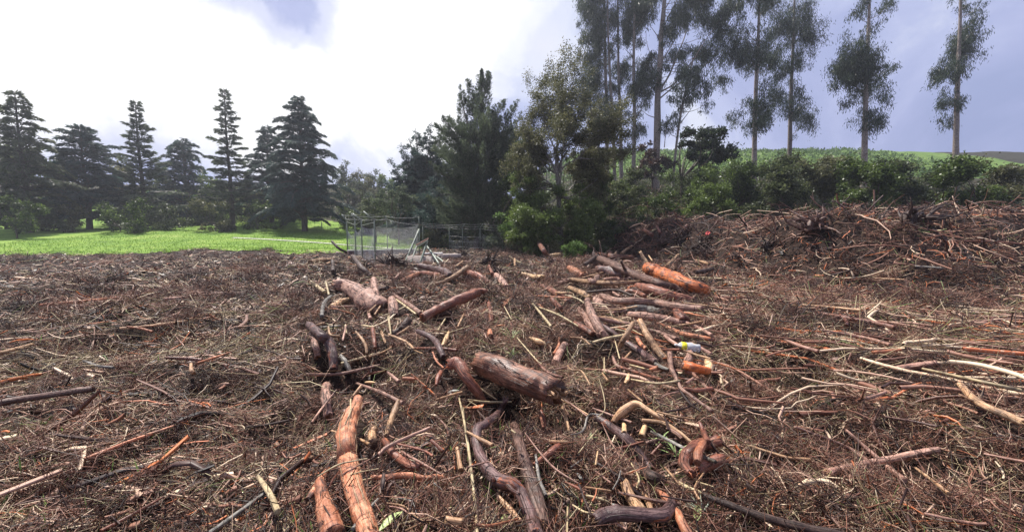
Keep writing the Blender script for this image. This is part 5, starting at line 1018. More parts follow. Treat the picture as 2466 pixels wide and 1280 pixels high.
for f in (.35, .95):
    for i, j in ((0, 1), (1, 2), (2, 3), (3, 4), (4, 5), (0, 4)):
        a = fp[i][1]*(1-f)+fp[i][2]*f; b = fp[j][1]*(1-f)+fp[j][2]*f; ws.append(wire(a, b, .10))
rl = [[fp[3][1]-(0, 0, .35), fp[5][1]+(0, 0, .02)], [fp[0][1]+(0, 0, -.05), fp[1][1]+(0, 0, -.35), fp[2][1]+(0, 0, -.02)], [fp[2][1]-(0, 0, .3), fp[3][1]-(0, 0, .1)]]
fence('green-posted chain-link enclosure with angled barbed-wire arms before the meadow', fp, [(0, 1, 1.9, .4), (1, 2, 1.95, .25), (2, 3, 2.0, .1), (3, 5, 2.1, .15), (0, 4, 1.9, .2), (4, 5, 2.4, .1)], ws, rl, 2.0)
bp_ = [post((1018, 545), (1017, 536), 31.5, ), post((1081.5, 548), (1080.5, 541), 32.0), post((1113.5, 549.5), (1119.5, 538.5), 31.2), post((1156, 550), (1162.5, 538.5), 30.6), post((1210, 555), (1216, 543), 30.0), post((1262, 556), (1268, 545), 29.6)]
ws = []
for f in (.0, .45, .95):
    for i in range(5):
        a = bp_[i][1]*(1-f)+bp_[i][2]*f; b = bp_[i+1][1]*(1-f)+bp_[i+1][2]*f; ws.append(wire(a, b, .05))
for h in (.45, .9, 1.3): ws.append(wire(bp_[1][0]+(0, 0, h+.25), bp_[5][0]+(0, 0, h+.25), .05))
fence('low wire fence with forked post tops running in front of the cypress', bp_, [(1, 2, 1.3, .5), (2, 3, 1.4, .4), (3, 4, 1.6, .3), (4, 5, 1.6, .1)], ws, [], 1.6, r=.03)
# fallen posts
GP = 'fallen fence posts'
for pts, lab in (((((1009.5, 552), 20.2), ((969.5, 645), 18.2)), 'long green fence post leaning down from the enclosure corner'),
                 ((((1004.5, 590), 19.0), ((984.0, 645), 17.8)), 'broken green post holding up the two rails of the collapsed frame'),
                 ((((1028.5, 582), 18.6), ((1009, 636), 17.6)), 'dark green post leaning left at the end of the collapsed frame'),
                 ((((1027.5, 592), 18.8), ((1062, 643), 17.2)), 'pale green post leaning right over the concrete block'),
                 ((((1046, 615), 18.6), ((1070, 632), 17.8)), 'short pale post lying behind the right-leaning one'),
                 ((((1031, 574.5), 18.4), ((1003.5, 590), 18.9)), 'upper rusty rail of the collapsed frame'),
                 ((((1030, 579.5), 18.3), ((1004.0, 595), 18.8)), 'lower rail of the collapsed frame')):
    a = W(*pts[0][0], pts[0][1]); b = W(*pts[1][0], pts[1][1]); b[2] = min(b[2], float(H(b[0], b[1]))+.04) if b[2] < 1 and 'rail' not in lab else b[2]
    c = (a+b)/2; base = np.array([c[0], c[1], float(H(c[0], c[1]))])
    rr = .055 if 'rail' not in lab else .04
    o = tubes_obj('fallen_post', [tube_arrays(np.array([a, c+(.01, 0, .01), b]), [rr, rr, rr], 8, seg=8, rough=.03, cap=True)], M_POST if 'rusty' not in lab else WM['pink'], loc=base); tag(o, lab, 'fence post', GP)
# low wall beside the meadow, concrete block and slabs
def box_between(p0, p1, th, h, zb, mat, name, parent=None, top=None, loc=None):
    p0 = np.array(p0[:2]); p1 = np.array(p1[:2]); d = (p1-p0)/np.linalg.norm(p1-p0); n = np.array([-d[1], d[0]]); m = 24; V = []
    for k in range(m+1):
        q = p0+(p1-p0)*k/m; w_ = 0.012*(vn(k*.9, 3.1)-.5)
        for s, z in ((-1, zb), (1, zb), (1, zb+h), (-1, zb+h)): V.append((*(q+n*s*th/2+n*w_), z+(0.02*(vn(k*.7, 8)-.5) if z > zb else 0)))
    Q = []
    for k in range(m):
        for j in range(4): Q.append((4*k+j, 4*k+(j+1) % 4, 4*k+4+(j+1) % 4, 4*k+4+j))
    Q += [(3, 2, 1, 0), (4*m, 4*m+1, 4*m+2, 4*m+3)]
    return mesh_np(name, V, [np.array(Q)], mat, parent=parent, loc=loc)
a = W(838, 614, 26.0); b = W(1000, 606, 28.5)
base = np.array([a[0], a[1], -.1]); e = empty('low_wall', base, 'low purplish block wall with a pale top edge inside the wire enclosure', 'wall')
zt = float(W(930, 602.5, 27.3)[2]); o = box_between(a, b, .2, zt+.5, -.5, M_WALL, 'wall', parent=e); sh(o, base)
o = box_between(a, b, .28, .07, zt+.002, M_CONC_L, 'coping', parent=e); sh(o, base)
a = W(990, 640, 18.6); b = W(1048, 640, 18.2); o = box_between(a, b, .6, float(W(1020, 616, 18.4)[2])+.5, -.5, M_CONC, 'concrete_block', loc=np.array([a[0], a[1], 0])); tag(o, 'weathered concrete block half buried under the fallen posts', 'concrete block')
a = W(1018, 612, 20.2); b = W(1066, 608, 20.4); z0 = float(W(1040, 612, 20.3)[2]); o = box_between(a, b, .5, .09, z0, M_CONC_L, 'concrete_slab', loc=np.array([a[0], a[1], z0])); tag(o, 'pale flat slab lying just behind the concrete block', 'slab', 'concrete slabs')
a = W(1055, 622, 20.0); b = W(1104, 622, 20.6); z0 = float(W(1080, 621, 20.3)[2]); o = box_between(a, b, .7, .22, z0, M_CONC, 'concrete_slab', loc=np.array([a[0], a[1], z0])); tag(o, 'greyish thick slab right of the right-leaning pale post', 'slab', 'concrete slabs')
a = W(60, 560, 58); b = W(70, 560, 58)

# ---------------------------------------------------------------- root clumps, bark sheets, small things
def root_clump(u, v, d, R, seed, label, mat=None):
    c = P(u, v, .05); c = np.array(c); rg = np.random.default_rng(seed); parts = []
    core = [c+(-.3*R, 0, .1*R), c+(0, .1*R, .35*R), c+(.35*R, 0, .25*R)]
    parts.append(tube_arrays(core, [R*.16, R*.24, R*.12], 9, seg=12, rough=.35, jag=1, seed=seed))
    for k in range(38):
        dd = unit_rows(rg.normal(size=(1, 3))*[1, .8, .6]+[[0, 0, .35]])[0]; l_ = R*rg.uniform(.5, 1.25); o = core[rg.integers(3)]+dd*R*.08
        parts.append(tube_arrays([o, o+dd*l_*.5+rg.normal(size=3)*.08*R, o+dd*l_+rg.normal(size=3)*.2*R], [R*rg.uniform(.04, .09), R*.04, R*.012], 5, seg=7, rough=.2, seed=seed+k))
    loc = np.array([c[0], c[1], float(H(c[0], c[1]))]); o = tubes_obj('root_clump', parts, mat or WM['dark'], loc=loc); tag(o, label, 'root clump', 'torn root clumps')
for i, (u, v, R, lab) in enumerate(((1115, 618, .55, 'dark torn root clump right of the concrete slabs'), (1175, 636, .6, 'dark root clump behind the arched reddish branch'), (940, 640, .7, 'black root clump below the nearest fence post'),
                                   (1195, 660, .35, 'dark snag of roots near mid field left of the yellow-tan log'), (1448, 640, .7, 'root plate at the upper end of the long straight log'), (1690, 600, .7, 'dark root tangle on the face of the debris mound'),
                                   (1600, 590, .6, 'brown root tangle on the left shoulder of the debris mound'), (1330, 640, .5, 'brown root clump in front of the pale blonde log'), (880, 650, .4, 'small dark root clump left of the dark slanting branch'),
                                   (1655, 560, .5, 'root tangle high on the crest of the debris mound'), (1640, 585, .8, 'broad dark root plate half way up the debris mound'), (1560, 572, .5, 'brown ragged root clump near the left crest of the mound'), (1705, 622, .6, 'dark root clump at the foot of the mound by the right edge'), (1960, 560, .9, 'brown root plate jutting from the mound right of the photo edge'), (2200, 545, .9, 'dark jutting root plate on the far right of the mound'), (1850, 600, .6, 'dark root clump on the mound face farther right'), (1325, 930, .12, 'small dark frayed knot at the broken end of the huge barked log'))):
    root_clump(u, v, 0, R, 300+i, lab, WM['dark'] if 'dark' in lab or 'black' in lab else WM['bark'])
def sheet(poly, label, seed, mat, th=.03, name='bark_sheet', cat='bark sheet', lift=.07):
    c = np.array([P(u, v, lift) for u, v in poly]); c0 = c.mean(0); n = len(c); dens = []
    for k in range(n):
        for t in np.linspace(0, 1, 7)[:-1]: dens.append(c[k]*(1-t)+c[(k+1) % n]*t)
    R = np.array(dens); rg = np.random.default_rng(seed); R = R+(R-c0)*rg.normal(size=(len(R), 1))*.03; m = len(R); V = []; Q = []; T = []; rings = 7
    for k in range(rings):
        f = 1-k/rings; q = c0+(R-c0)*f; q = q+np.stack([0*q[:, 0], 0*q[:, 0], .05*fbm(q[:, 0]*3, q[:, 1]*3, seed)], -1); V.append(q)
    V = np.vstack(V+[c0[None]]); top = len(V); 
    i = np.arange(m); j = (i+1) % m
    for k in range(rings-1): Q.append(np.column_stack([k*m+i, k*m+j, (k+1)*m+j, (k+1)*m+i]))
    T.append(np.column_stack([(rings-1)*m+i, (rings-1)*m+j, np.full(m, top-1)])); V2 = V-np.array([0, 0, th]); Q2 = [q[:, ::-1]+top for q in Q]; T2 = T[0][:, ::-1]+top
    side = np.column_stack([j, i, i+top, j+top]); V = np.vstack([V, V2]); F4 = np.vstack(Q+Q2+[side]); F3 = np.vstack([T[0], T2])
    uvs = np.vstack([V[F4].reshape(-1, 3)[:, :2], V[F3].reshape(-1, 3)[:, :2]])[:, ::-1]; loc = np.array([c0[0], c0[1], float(H(c0[0], c0[1]))])
    o = mesh_np(name, V, [F4, F3], mat, uv=uvs, smooth=True, loc=loc); tag(o, label, cat); return o
def r4(*p): return [(1232+x/4, 480+y/4) for x, y in p]
sheet(r4((770, 930), (850, 915), (960, 990), (1100, 1030), (1180, 1060), (1060, 1080), (860, 1085), (790, 1020)), 'large flat grey-pink bark sheet lying among logs right of centre', 1, WM['pink'])
sheet(r4((1180, 1150), (1320, 1150), (1480, 1240), (1640, 1320), (1560, 1360), (1360, 1300), (1230, 1230)), 'second flat bark sheet below the lower pinkish log', 2, WM['pink'])
# crushed plastic bottle
def bottle():
    c = P(1657, 834, .20); c = np.array(c); ax = np.array([1.0, -.18, -.10]); ax /= np.linalg.norm(ax); s = np.array([.18, 1, 0.]); s /= np.linalg.norm(s); b = np.cross(ax, s)
    prof = [(-.155, .015), (-.135, .015), (-.128, .019), (-.12, .030), (-.095, .052), (-.06, .060), (.03, .058), (.06, .052), (.09, .060), (.13, .056), (.145, .030), (.148, .004)]
    def ring(pr, sq=.0, sd=0):
        V = []; n = 22
        for k, (x, r) in enumerate(pr):
            for j in range(n):
                t = 2*math.pi*j/n; rr = r*(1+sq*(vn(x*30+sd, math.cos(t)*1.6+5)-.5)*1.4); V.append(c+ax*x+(s*math.cos(t)+b*math.sin(t)*.86)*rr)
        i = np.arange(len(pr)-1)[:, None]*n; j = np.arange(n)[None, :]; Q = np.stack([i+j, i+(j+1) % n, i+n+(j+1) % n, i+n+j], -1).reshape(-1, 4); return np.array(V), Q
    base = np.array([c[0], c[1], c[2]-.07]); e = empty('plastic_bottle', base, 'crushed clear plastic bottle with a yellow label lying on the logs at right', 'bottle')
    m, q = new_mat('clear_plastic'); bs = q.n('ShaderNodeBsdfPrincipled'); bs.inputs['Base Color'].default_value = (.93, .95, .97, 1); bs.inputs['Roughness'].default_value = .12; bs.inputs['Transmission Weight'].default_value = .5; bs.inputs['IOR'].default_value = 1.25
    q.l(bs.outputs[0], q.n('ShaderNodeOutputMaterial').inputs[0])
    V, Q = ring(prof, .6, 2); sh(mesh_np('bottle_body', V, [Q], m, smooth=True, parent=e), base)
    V, Q = ring([(-.088, .0575), (-.085, .0615), (-.03, .0625), (-.027, .058)], .15, 2); sh(mesh_np('label_band', V, [Q], simple('yellow_label', (.80, .72, .03), .4, .4, 20, .1), smooth=True, parent=e), base)
    V, Q = ring([(-.165, .002), (-.165, .018), (-.14, .018), (-.138, .012)]); sh(mesh_np('cap', V, [Q], simple('white_cap', (.75, .76, .74), .4), smooth=True, parent=e), base)
bottle()
# single leaves lying on the litter
def leaf(u, v, az, L_, W_, mat, label, lift=.10, pitch=.1, group='fallen leaves'):
    c = np.array(P(u, v, lift)); a = np.array([math.cos(az)*math.cos(pitch), math.sin(az)*math.cos(pitch), math.sin(pitch)]); s = np.array([-math.sin(az), math.cos(az), 0]); V = []; n = 12
    for k in range(n+1):
        t = k/n; w_ = W_*math.sin(math.pi*min(t*1.0, 1))**.8*.5; p = c+a*(t-.5)*L_+np.array([0, 0, .05*L_*math.sin(math.pi*t)])
        V += [p+s*w_+(0, 0, w_*.35), p, p-s*w_+(0, 0, w_*.35)]
    Q = [(3*k+j, 3*k+j+1, 3*k+3+j+1, 3*k+3+j) for k in range(n) for j in range(2)]
    o = mesh_np('leaf', V, [np.array(Q)], mat, smooth=True, loc=np.array([c[0], c[1], float(H(c[0], c[1]))])); tag(o, label, 'leaf', group)
LG = simple('pale_green_leaf', (.38, .45, .17), .45, .4, 25, .25); LB = simple('brown_leaf', (.20, .11, .07), .5, .4, 25, .3); LP = simple('tan_leaf', (.45, .33, .22), .5, .4, 25, .25); LGY = simple('greyish_leaf', (.30, .30, .27), .45, .4, 25, .25)
leaf(941, 1254, .95, .135, .04, LG, 'pale green leaf lying flat near the bottom edge left of the long pale stalk', .12)
for i, (u, v, az, l_, m, lab) in enumerate(((921, 1166, 1.7, .12, LB, 'long brown leaf drooping over the level orange-brown branch'), (1213, 1258, 1.4, .12, LG, 'narrow green leaf standing beside the S-curved purple branch near the bottom'),
        (1120, 1073, 2.4, .09, LB, 'brown leaf right of the curved reddish branch'), (872, 838, .4, .10, LGY, 'grey leaf in the hollow at left'), (1092, 942, .2, .12, LGY, 'grey crinkled leaf below the split orange-ended log'),
        (1395, 1147, 2.0, .08, LGY, 'grey leaf left of the dark splintered block'), (1580, 1062, 1.2, .10, LG, 'green leaf blade below the elbow-shaped branch'), (1290, 1120, .8, .08, LP, 'tan leaf between the rough flaking log and the slanting log'),
        (925, 925, .1, .09, LP, 'tan leaf in the litter below the left hollow'), (1045, 1000, 2.8, .09, LP, 'tan curled leaf above the curved reddish branch'), (1170, 1145, .5, .08, LP, 'tan leaf beside the long pale stalk'),
        (1490, 1225, 2.2, .10, LGY, 'grey leaf right above the snapped crooked log'), (1680, 1235, 1.0, .14, LG, 'green strap leaf at the bottom right corner'))):
    leaf(u, v, az, l_, l_*.3, m, lab)
def sprig(u, v, label, n, h, w_, mat, seed, L0=.2):
    c = np.array(P(u, v, .05)); rg = np.random.default_rng(seed); V = []; Q = []
    for k in range(n):
        a = rg.uniform(0, 6.28); up = rg.uniform(.3, 1.4); L_ = h*rg.uniform(.6, 1.1); side = np.array([-math.sin(a), math.cos(a), 0]); k0 = len(V); m = 8
        for i in range(m+1):
            t = i/m; p = c+np.array([math.cos(a), math.sin(a), 0])*L_*t*math.cos(up*(1-t*.5))+np.array([0, 0, 1])*(L_*t*math.sin(up)*(1-.35*t*t)+.02); ww = w_*.5*(1-t**2)*(.5+.8*t*(1-t)*2)
            V += [p+side*ww, p-side*ww]
        Q += [(k0+2*i, k0+2*i+1, k0+2*i+3, k0+2*i+2) for i in range(m)]
    o = mesh_np('green_plant', V, [np.array(Q)], mat, smooth=True, loc=np.array([c[0], c[1], float(H(c[0], c[1]))])); tag(o, label, 'plant', 'small green plants'); return o
LGP = simple('pale_blade', (.30, .40, .15), .5, .4, 15, .3)
sprig(1628, 1105, 'pale uprooted green plant with strap leaves left of the knotted root stump', 9, .17, .018, LGP, 1)
sprig(1690, 1250, 'grey-green spiky plant in the bottom right corner', 14, .13, .011, simple('grey_blade', (.34, .38, .27), .5, .4, 15, .3), 2)
sprig(1412, 1065, 'small yellowish grass tuft left of the slanting purple-brown log', 9, .12, .008, LGP, 3)
sprig(1232, 822, 'green grass tuft right of the arching pinkish-purple branch', 22, .25, .010, LGP, 4)
sprig(1236, 860, 'green grass tuft above the huge barked log', 16, .18, .008, LGP, 5)
sprig(1590, 1070, 'green blades rising right of the elbow-shaped branch', 10, .16, .012, LGP, 6)
# red rag on the mound
sheet([(1698, 558), (1705, 555), (1711, 559), (1707, 564), (1699, 564)], 'red scrap of cloth caught on the crest of the mound at the right edge', 5, simple('red_cloth', (.50, .05, .05), .7), th=.02, name='red_rag', cat='rag', lift=.3)
# white posts far behind the meadow
p = W(775, 546, 56); g = float(H(p[0], p[1])); o = tubes_obj('marker_post', [rod([(p[0], p[1], g-.1), (p[0], p[1], g+.9)], .07, 8)], M_CONC_L, loc=np.array([p[0], p[1], g])); tag(o, 'small white marker post at the top edge of the meadow', 'post')

# ---------------------------------------------------------------- sticks that stand out of the litter, one by one
_r = np.random.default_rng(77)
def in_photo(u): return 752 < u < 1712
cnt = 0; tries = 0
while cnt < 112 and tries < 3000:
    tries += 1
    side = cnt >= 66
    if side: u = _r.uniform(20, 650) if _r.random() < .5 else _r.uniform(1830, 2450)
    else: u = _r.uniform(770, 1700)
    v = 620+640*_r.random()**1.25
    c = P(u, v, .05); w_ = _r.uniform(.012, .035)*(1.0 if not side else 1.0+_r.random()*1.0)*min(1, .35+c[1]/6)*(1+c[1]/14); a = _r.uniform(0, math.pi); Lm = w_*_r.uniform(9, 22)
    kk = ['tan', 'pink', 'pink', 'red', 'tan', 'bark', 'orange', 'grey', 'dark', 'straw'][_r.integers(10)]
    if c[1] < 1.6: continue
    ends = [c+np.array([math.cos(a), math.sin(a)*.9, 0])*Lm*q for q in (-.5, -.1, .5)]; ends[1][:2] += _r.normal(size=2)*Lm*.06
    if min(e_[1] for e_ in ends) < 1.4: continue
    px = [to_px(e_) for e_ in ends]
    L('f', kk, [(p_[0], p_[1], w_*F/max(e_[1], .5)*(1, .95, .7)[i]) for i, (p_, e_) in enumerate(zip(px, ends))], lift=_r.uniform(.0, .07), stubs=int(w_ > .05), ends='a' if w_ > .05 else '')
    cnt += 1
# ---------------------------------------------------------------- labels that single out every piece
COL = {'orange': 'orange', 'vivid': 'vivid orange', 'purple': 'purple-brown', 'pink': 'pinkish', 'tan': 'tan', 'straw': 'straw-coloured', 'dark': 'dark', 'red': 'reddish', 'bark': 'rough brown', 'grey': 'grey', 'blonde': 'blonde', 'huge': 'brown'}
LM = [i for i in ITEMS if i['lm']]
EXTRA = [('the plastic bottle', P(1657, 836, .1)), ('the concrete block', W(1020, 630, 18.4)), ('the nearest fence post', W(913, 628, 20.6)), ('the bright green shrub', W(1385, 620, 21)), ('the wire fence', W(1156, 605, 30.6)), ('the meadow', P(790, 606, 0)), ('the mound', W(1640, 580, 19))]
places = [(i['lm'], np.array(i['c']), i) for i in LM]+[(n_, np.array(p_), None) for n_, p_ in EXTRA]
used = set(i['label'] for i in ITEMS if i['label'])
def words(it):
    dx = math.cos(it['az']); dy = math.sin(it['az']); rel = it['r']/1.0
    size = 'thick' if it['r'] > .06 else 'stout' if it['r'] > .03 else 'slender' if it['r'] > .012 else 'thin'
    ln = 'long' if it['L'] > 1.2 else 'short' if it['L'] < .35 else ''
    lie = 'upright' if it['rise'] > .55 else 'lying crossways' if abs(dy) < .4 else 'pointing at the viewer' if abs(dx) < .4 else 'slanting'
    return size, ln, lie
for it in sorted([i for i in ITEMS if not i['label']], key=lambda i: -i['r']*i['L']):
    size, ln, lie = words(it); c = it['c']; pu, pv, pd = it['px']
    dd = sorted(((np.linalg.norm((np.array(to_px(p_)[:2])-(pu, pv))/(60, 40)), n_, p_) for n_, p_, o_ in places), key=lambda q: q[0])
    lab = None
    for k in range(6):
        _, n_, p_ = dd[k]; qu, qv, _q = to_px(p_); du = pu-qu; dv = pv-qv
        rel = ('just ' if dd[k][0] < 1 else 'far ' if dd[k][0] > 4 else '')+(('right of' if du > 0 else 'left of') if abs(du) > abs(dv)*1.3 else ('below' if dv > 0 else 'above'))
        noun = it['nm']; col_ = COL[it['k']]
        if noun == 'stick' and it['k'] == 'straw': noun = 'stalk'
        for cand in (f'{size} {col_} {noun} {lie} {rel} {n_}', f'{ln or "middling"} {size} {col_} {noun} {lie} {rel} {n_}'):
            if cand not in used: lab = cand; break
        if lab: break
    if not lab:
        lab = f'{size} {COL[it["k"]]} {it["nm"]} between {dd[0][1]} and {dd[1][1]}'
    used.add(lab); it['label'] = lab
for it in ITEMS:
    w_ = it['label'].split(); o = it['o']
    tag(o, ' '.join(w_[:16]), it['cat'], {'log': 'logs strewn over the debris field', 'branch': 'branches strewn over the debris field', 'stick': 'loose sticks on the litter', 'stalk': 'dry stalks on the litter'}.get(it['nm']))
print('individual pieces', len(ITEMS))

# ---------------------------------------------------------------- litter (nobody could count it)
def scatter(n, r0, r1, power=1.0, half=62, ymax=31):
    """n ground points, the density falling with distance"""
    X = np.zeros(0); Y = np.zeros(0)
    while len(X) < n:
        k = int((n-len(X))*1.6)+100
        if power == 1.0: r = r0*(r1/r0)**RNG.random(k)
        else: r = (r0**power+(r1**power-r0**power)*RNG.random(k))**(1/power)
        a = RNG.uniform(-half, half, k)*math.pi/180
        # same density to every side: keep the depth, not the radius
        y = r; x = r*np.tan(a)
        dens = np.clip(0.35+1.0*(vn(x/.5, y/.5, 31)*.5+vn(x/1.7, y/1.7, 33)*.7), 0, 1)
        end = 29.5+1.5*fbm(x/2, y/2, 4)
        m_ = (RNG.random(k) < dens) & ((y < end) | ((x > -9) & (y < 37) & (x < 2)) | ((x > 4) & (y < 30)))
        X = np.concatenate([X, x[m_]]); Y = np.concatenate([Y, y[m_]])
    return X[:n], Y[:n]
CELL = .03
_occ = {}
def mark_pieces():
    ks = []
    for it in ITEMS:
        if it['r'] < .010: continue
        q = it['path']; rr = it['rad']
        for (x, y), r in zip(q, rr):
            k = int(math.ceil((r*.9)/CELL)); gx, gy = int(x//CELL), int(y//CELL)
            a = np.arange(-k, k+1); A, B = np.meshgrid(a, a); m = A*A+B*B <= (r*.9/CELL+.5)**2
            ks.append(np.stack([gx+A[m], gy+B[m]], -1))
    ks = np.unique(np.vstack(ks), axis=0); return ks[:, 0]*100003+ks[:, 1]
OCC = np.sort(mark_pieces())
def hit(x, y):
    k = (np.floor(x/CELL).astype(np.int64))*100003+np.floor(y/CELL).astype(np.int64); i = np.searchsorted(OCC, k); i = np.minimum(i, len(OCC)-1); return OCC[i] == k
def litter(name, n, r0, r1, rad, length, lift, mat, pitch=.25, bend=.5, K=4, spread=1.0, tshift=0.0, power=1.0, half=59):
    X, Y = scatter(n, r0, r1, power, half)
    Z = H(X, Y)+RNG.random(n)**1.6*lift+0.004
    L = np.exp(RNG.uniform(math.log(length[0]), math.log(length[1]), n)); R = np.exp(RNG.uniform(math.log(rad[0]), math.log(rad[1]), n))
    R = R*np.clip(Y/6, 1, 2.2)
    flow = vn(X/1.1, Y/1.1, 41)*2*math.pi*1.3+0.35
    az = flow+RNG.normal(size=n)*spread
    e = .05; gx = (H(X+e, Y)-H(X-e, Y))/(2*e); gy = (H(X, Y+e)-H(X, Y-e))/(2*e)
    pt = np.arctan(gx*np.cos(az)+gy*np.sin(az))*.9+RNG.normal(size=n)*pitch
    tone = .22*fbm(X/1.3, Y/1.3, 51)
    t = RNG.beta(1.5, 2.0, n)*.92+tone+tshift; hi = RNG.random(n) < .15; t[hi] = RNG.uniform(.62, .88, hi.sum()); t = np.clip(t, 0, .89)  # a random share tinted pale to stand in for bright highlights
    mnd = ss(((X-8.5)*.969+(Y-16.4)*.247)/2)*ss((Y-11)/4); t = np.clip(t-.13*mnd, 0, .89)
    red = RNG.random(n) < .035+.09*ss((X-2)/6)*ss((Y-4)/3); t[red] = RNG.uniform(.92, 1, red.sum())
    bad = np.zeros(n, bool)
    for f in (-.46, -.25, 0, .25, .46): bad |= hit(X+np.cos(az)*L*f, Y+np.sin(az)*L*f)
    ok = ~(bad & (RNG.random(n) < .96)); X, Y, Z, az, pt, L, R, t = (q[ok] for q in (X, Y, Z, az, pt, L, R, t)); n = len(X)
    V, Q, T = twigs(np.stack([X, Y, Z], -1), az, pt, L, R, RNG.normal(size=(n, 2))*bend, K=K, tint=t)
    return V, Q, T
def fallen_poles(n):
    """long thin poles washed together on the right of the field"""
    X = RNG.uniform(.6, 15, n*6); Y = 3.2+15*RNG.random(n*6)**1.2
    m_ = (X > .25*Y+.2+.8*fbm(Y, X, 3)) & (RNG.random(n*6) < np.clip(9/Y**1.3, .12, 1)) & (RNG.random(n*6) < np.clip(2.2-X/6, .25, 1)); X = X[m_][:n]; Y = Y[m_][:n]; n = len(X)
    az = -.32+RNG.normal(size=n)*.6; L = np.exp(RNG.uniform(math.log(.4), math.log(1.9), n)); R = np.exp(RNG.uniform(math.log(.007), math.log(.026), n))
    bad = np.zeros(n, bool)
    for f in (-.46, -.3, -.15, 0, .15, .3, .46): bad |= hit(X+np.cos(az)*L*f, Y+np.sin(az)*L*f)
    ok = ~(bad & (RNG.random(n) < .85)); X, Y, az, L, R = (q[ok] for q in (X, Y, az, L, R)); n = len(X)
    t = np.clip(RNG.normal(size=n)*.17+.58, .1, .89); red = RNG.random(n) < .10; t[red] = RNG.uniform(.92, 1, red.sum())
    return twigs(np.stack([X, Y, H(X, Y)+.03+.10*RNG.random(n)], -1), az, RNG.normal(size=n)*.06, L, R, RNG.normal(size=(n, 2))*np.array([.35, .12]), K=7, S=5, tint=t)
def root_mats(n):
    """tangled mats of shredded roots and bark"""
    X, Y = scatter(n, 1.5, 30); out = []
    k = 90; R = RNG.uniform(.06, .30, n)*np.clip(Y/5, .8, 1.7); hgt = R*RNG.uniform(.25, .85, n)
    x = np.repeat(X, k); y = np.repeat(Y, k); r = np.repeat(R, k); h = np.repeat(hgt, k); q = RNG.normal(size=(n*k, 2))*.55
    px = x+q[:, 0]*r; py = y+q[:, 1]*r; dome = np.clip(1-(q**2).sum(1)*.6, 0, 1)
    pz = H(px, py)+.02+h*dome*RNG.random(n*k)**.5
    bad = hit(px, py) & (RNG.random(n*k) < .9); s = ~bad; m = s.sum(); base = np.repeat(RNG.uniform(.12, .60, n), k)  # paler end of the tint range stands in for highlights on the mats
    t = np.clip(base+RNG.normal(size=n*k)*.13, 0, .85)[s]
    return twigs(np.stack([px, py, pz], -1)[s], RNG.random(m)*6.28, RNG.normal(size=m)*.45, (r*RNG.uniform(.5, 1.8, n*k))[s], (RNG.uniform(.0012, .0042, n*k)*np.clip(y/5, .8, 2.2))[s], RNG.normal(size=(m, 2))*1.5, K=5, tint=t)
def heap_limbs(n):
    X = RNG.uniform(4, 34, n*4); Y = RNG.uniform(11.5, 30, n*4); s = (X-8.5)*.969+(Y-16.4)*.247; m_ = (s > .2) & (RNG.random(n*4) < np.clip(1.2-s/22, .15, 1)); X = X[m_][:n]; Y = Y[m_][:n]; n = len(X)
    L = RNG.uniform(.5, 2.2, n); R = np.exp(RNG.uniform(math.log(.008), math.log(.035), n)); t = np.clip(RNG.beta(1.6, 2, n)*.85, 0, .88)
    return twigs(np.stack([X, Y, H(X, Y)+.12+.2*RNG.random(n)], -1), RNG.random(n)*6.28, RNG.normal(size=n)*.45, L, R, RNG.normal(size=(n, 2))*.8, K=7, S=4, tint=t)
V, Q, T = join([root_mats(1250), heap_limbs(1500), litter('a', 78000, 1.25, 9, (.0010, .0032), (.04, .28), .075, TWIG, .26, .7, K=4, spread=1.2, tshift=-.04),
                litter('b', 36000, 1.25, 20, (.0022, .0075), (.10, .5), .085, TWIG, .2, .6, K=5, tshift=-.03),
                litter('c', 26000, 5, 36, (.004, .012), (.15, .8), .13, TWIG, .24, .7, K=5, tshift=-.04),
                litter('d', 1100, 2.0, 33, (.010, .026), (.25, 1.0), .10, TWIG, .14, .5, K=6, tshift=-.06), litter('e', 3600, 1.6, 26, (.007, .022), (.05, .22), .10, TWIG, .35, .3, K=4, tshift=-.03), fallen_poles(1000)])
tag(mesh_np('twig_litter', V, Q, TWIG, tint=T), kind='stuff')
V, Q, T = join([litter('a', 32000, 1.25, 11, (.0009, .0022), (.12, .55), .09, GRASS_DRY, .3, 1.1, K=5, spread=.6, tshift=.05),
                litter('b', 14000, 4, 30, (.002, .005), (.3, 1.1), .16, GRASS_DRY, .25, .9, K=4, spread=.7)])
tag(mesh_np('dry_grass', V, Q, GRASS_DRY, tint=T), kind='stuff')
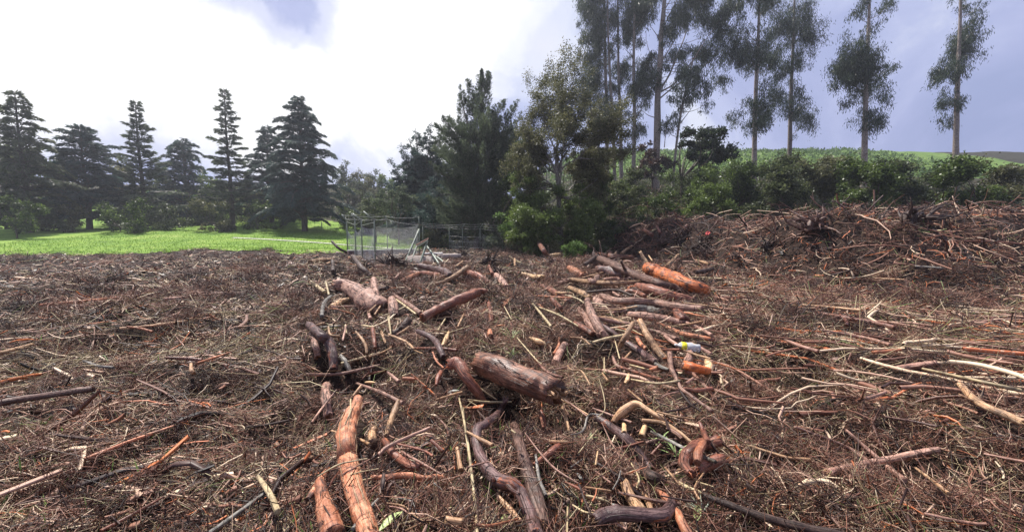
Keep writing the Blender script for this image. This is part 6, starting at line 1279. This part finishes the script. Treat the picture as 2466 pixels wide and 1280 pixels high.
def chips(n, r0, r1, s0, s1, lift=.07):
    X, Y = scatter(n, r0, r1); Z = H(X, Y)+RNG.random(n)*lift+.003
    ok = ~hit(X, Y); X, Y, Z = X[ok], Y[ok], Z[ok]; n = len(X)
    C = np.stack([X, Y, Z], -1); L = np.exp(RNG.uniform(math.log(s0), math.log(s1), n))*np.clip(Y/5, 1, 3)
    az = RNG.random(n)*7; D = np.stack([np.cos(az), np.sin(az), RNG.normal(size=n)*.3], -1)
    S = np.stack([-np.sin(az), np.cos(az), RNG.normal(size=n)*.35], -1)
    w_ = L*RNG.uniform(.15, .5, n)
    V = np.stack([C-D*(L*.5)[:, None], C+S*(w_*.5)[:, None]-D*(L*.1)[:, None], C+D*(L*.5)[:, None], C-S*(w_*.4)[:, None]+D*(L*.15)[:, None]], 1)
    t = np.clip(RNG.beta(1.5, 2.0, n)+.2*fbm(X/1.3, Y/1.3, 51), 0, .93)
    return V.reshape(-1, 3), np.arange(4*n).reshape(n, 4), np.repeat(t, 4)
V, Q, T = join([chips(80000, 1.2, 14, .010, .06), chips(22000, 4, 34, .03, .12, .10)])
tag(mesh_np('bark_chips', V, Q, CHIP, tint=T), kind='stuff')
# green blades that grew through the litter
n = 2600; X, Y = scatter(n, 1.3, 12); keep = vn(X/.6, Y/.6, 71) > .62; X = X[keep]; Y = Y[keep]; n = len(X)
D = RNG.normal(size=(n, 3))*.6+np.array([0, 0, .8])
V, Q, T = leaves(np.stack([X, Y, H(X, Y)+.05], -1), D, RNG.uniform(.05, .16, n), RNG.uniform(.005, .012, n), RNG.random(n))
tag(mesh_np('green_grass', V, [Q], L_BRIGHT, tint=T), kind='stuff')

# ---------------------------------------------------------------- haze
def haze():
    x0, x1, y0, y1, z0, z1 = -140, 160, -12, 200, -3.5, 62
    V = [(x, y, z) for x in (x0, x1) for y in (y0, y1) for z in (z0, z1)]
    Q = np.array([(0, 1, 3, 2), (4, 6, 7, 5), (0, 4, 5, 1), (2, 3, 7, 6), (0, 2, 6, 4), (1, 5, 7, 3)])
    m = bpy.data.materials.new('thin_air'); m.use_nodes = True; q = N(m.node_tree)
    v = q.n('ShaderNodeVolumePrincipled'); v.inputs['Color'].default_value = (.86, .90, 1.0, 1); v.inputs['Density'].default_value = HAZE; v.inputs['Anisotropy'].default_value = .45
    q.l(v.outputs[0], q.n('ShaderNodeOutputMaterial').inputs['Volume'])
    tag(mesh_np('haze', V, [Q], m), kind='stuff')
HAZE = 0.0009
haze()
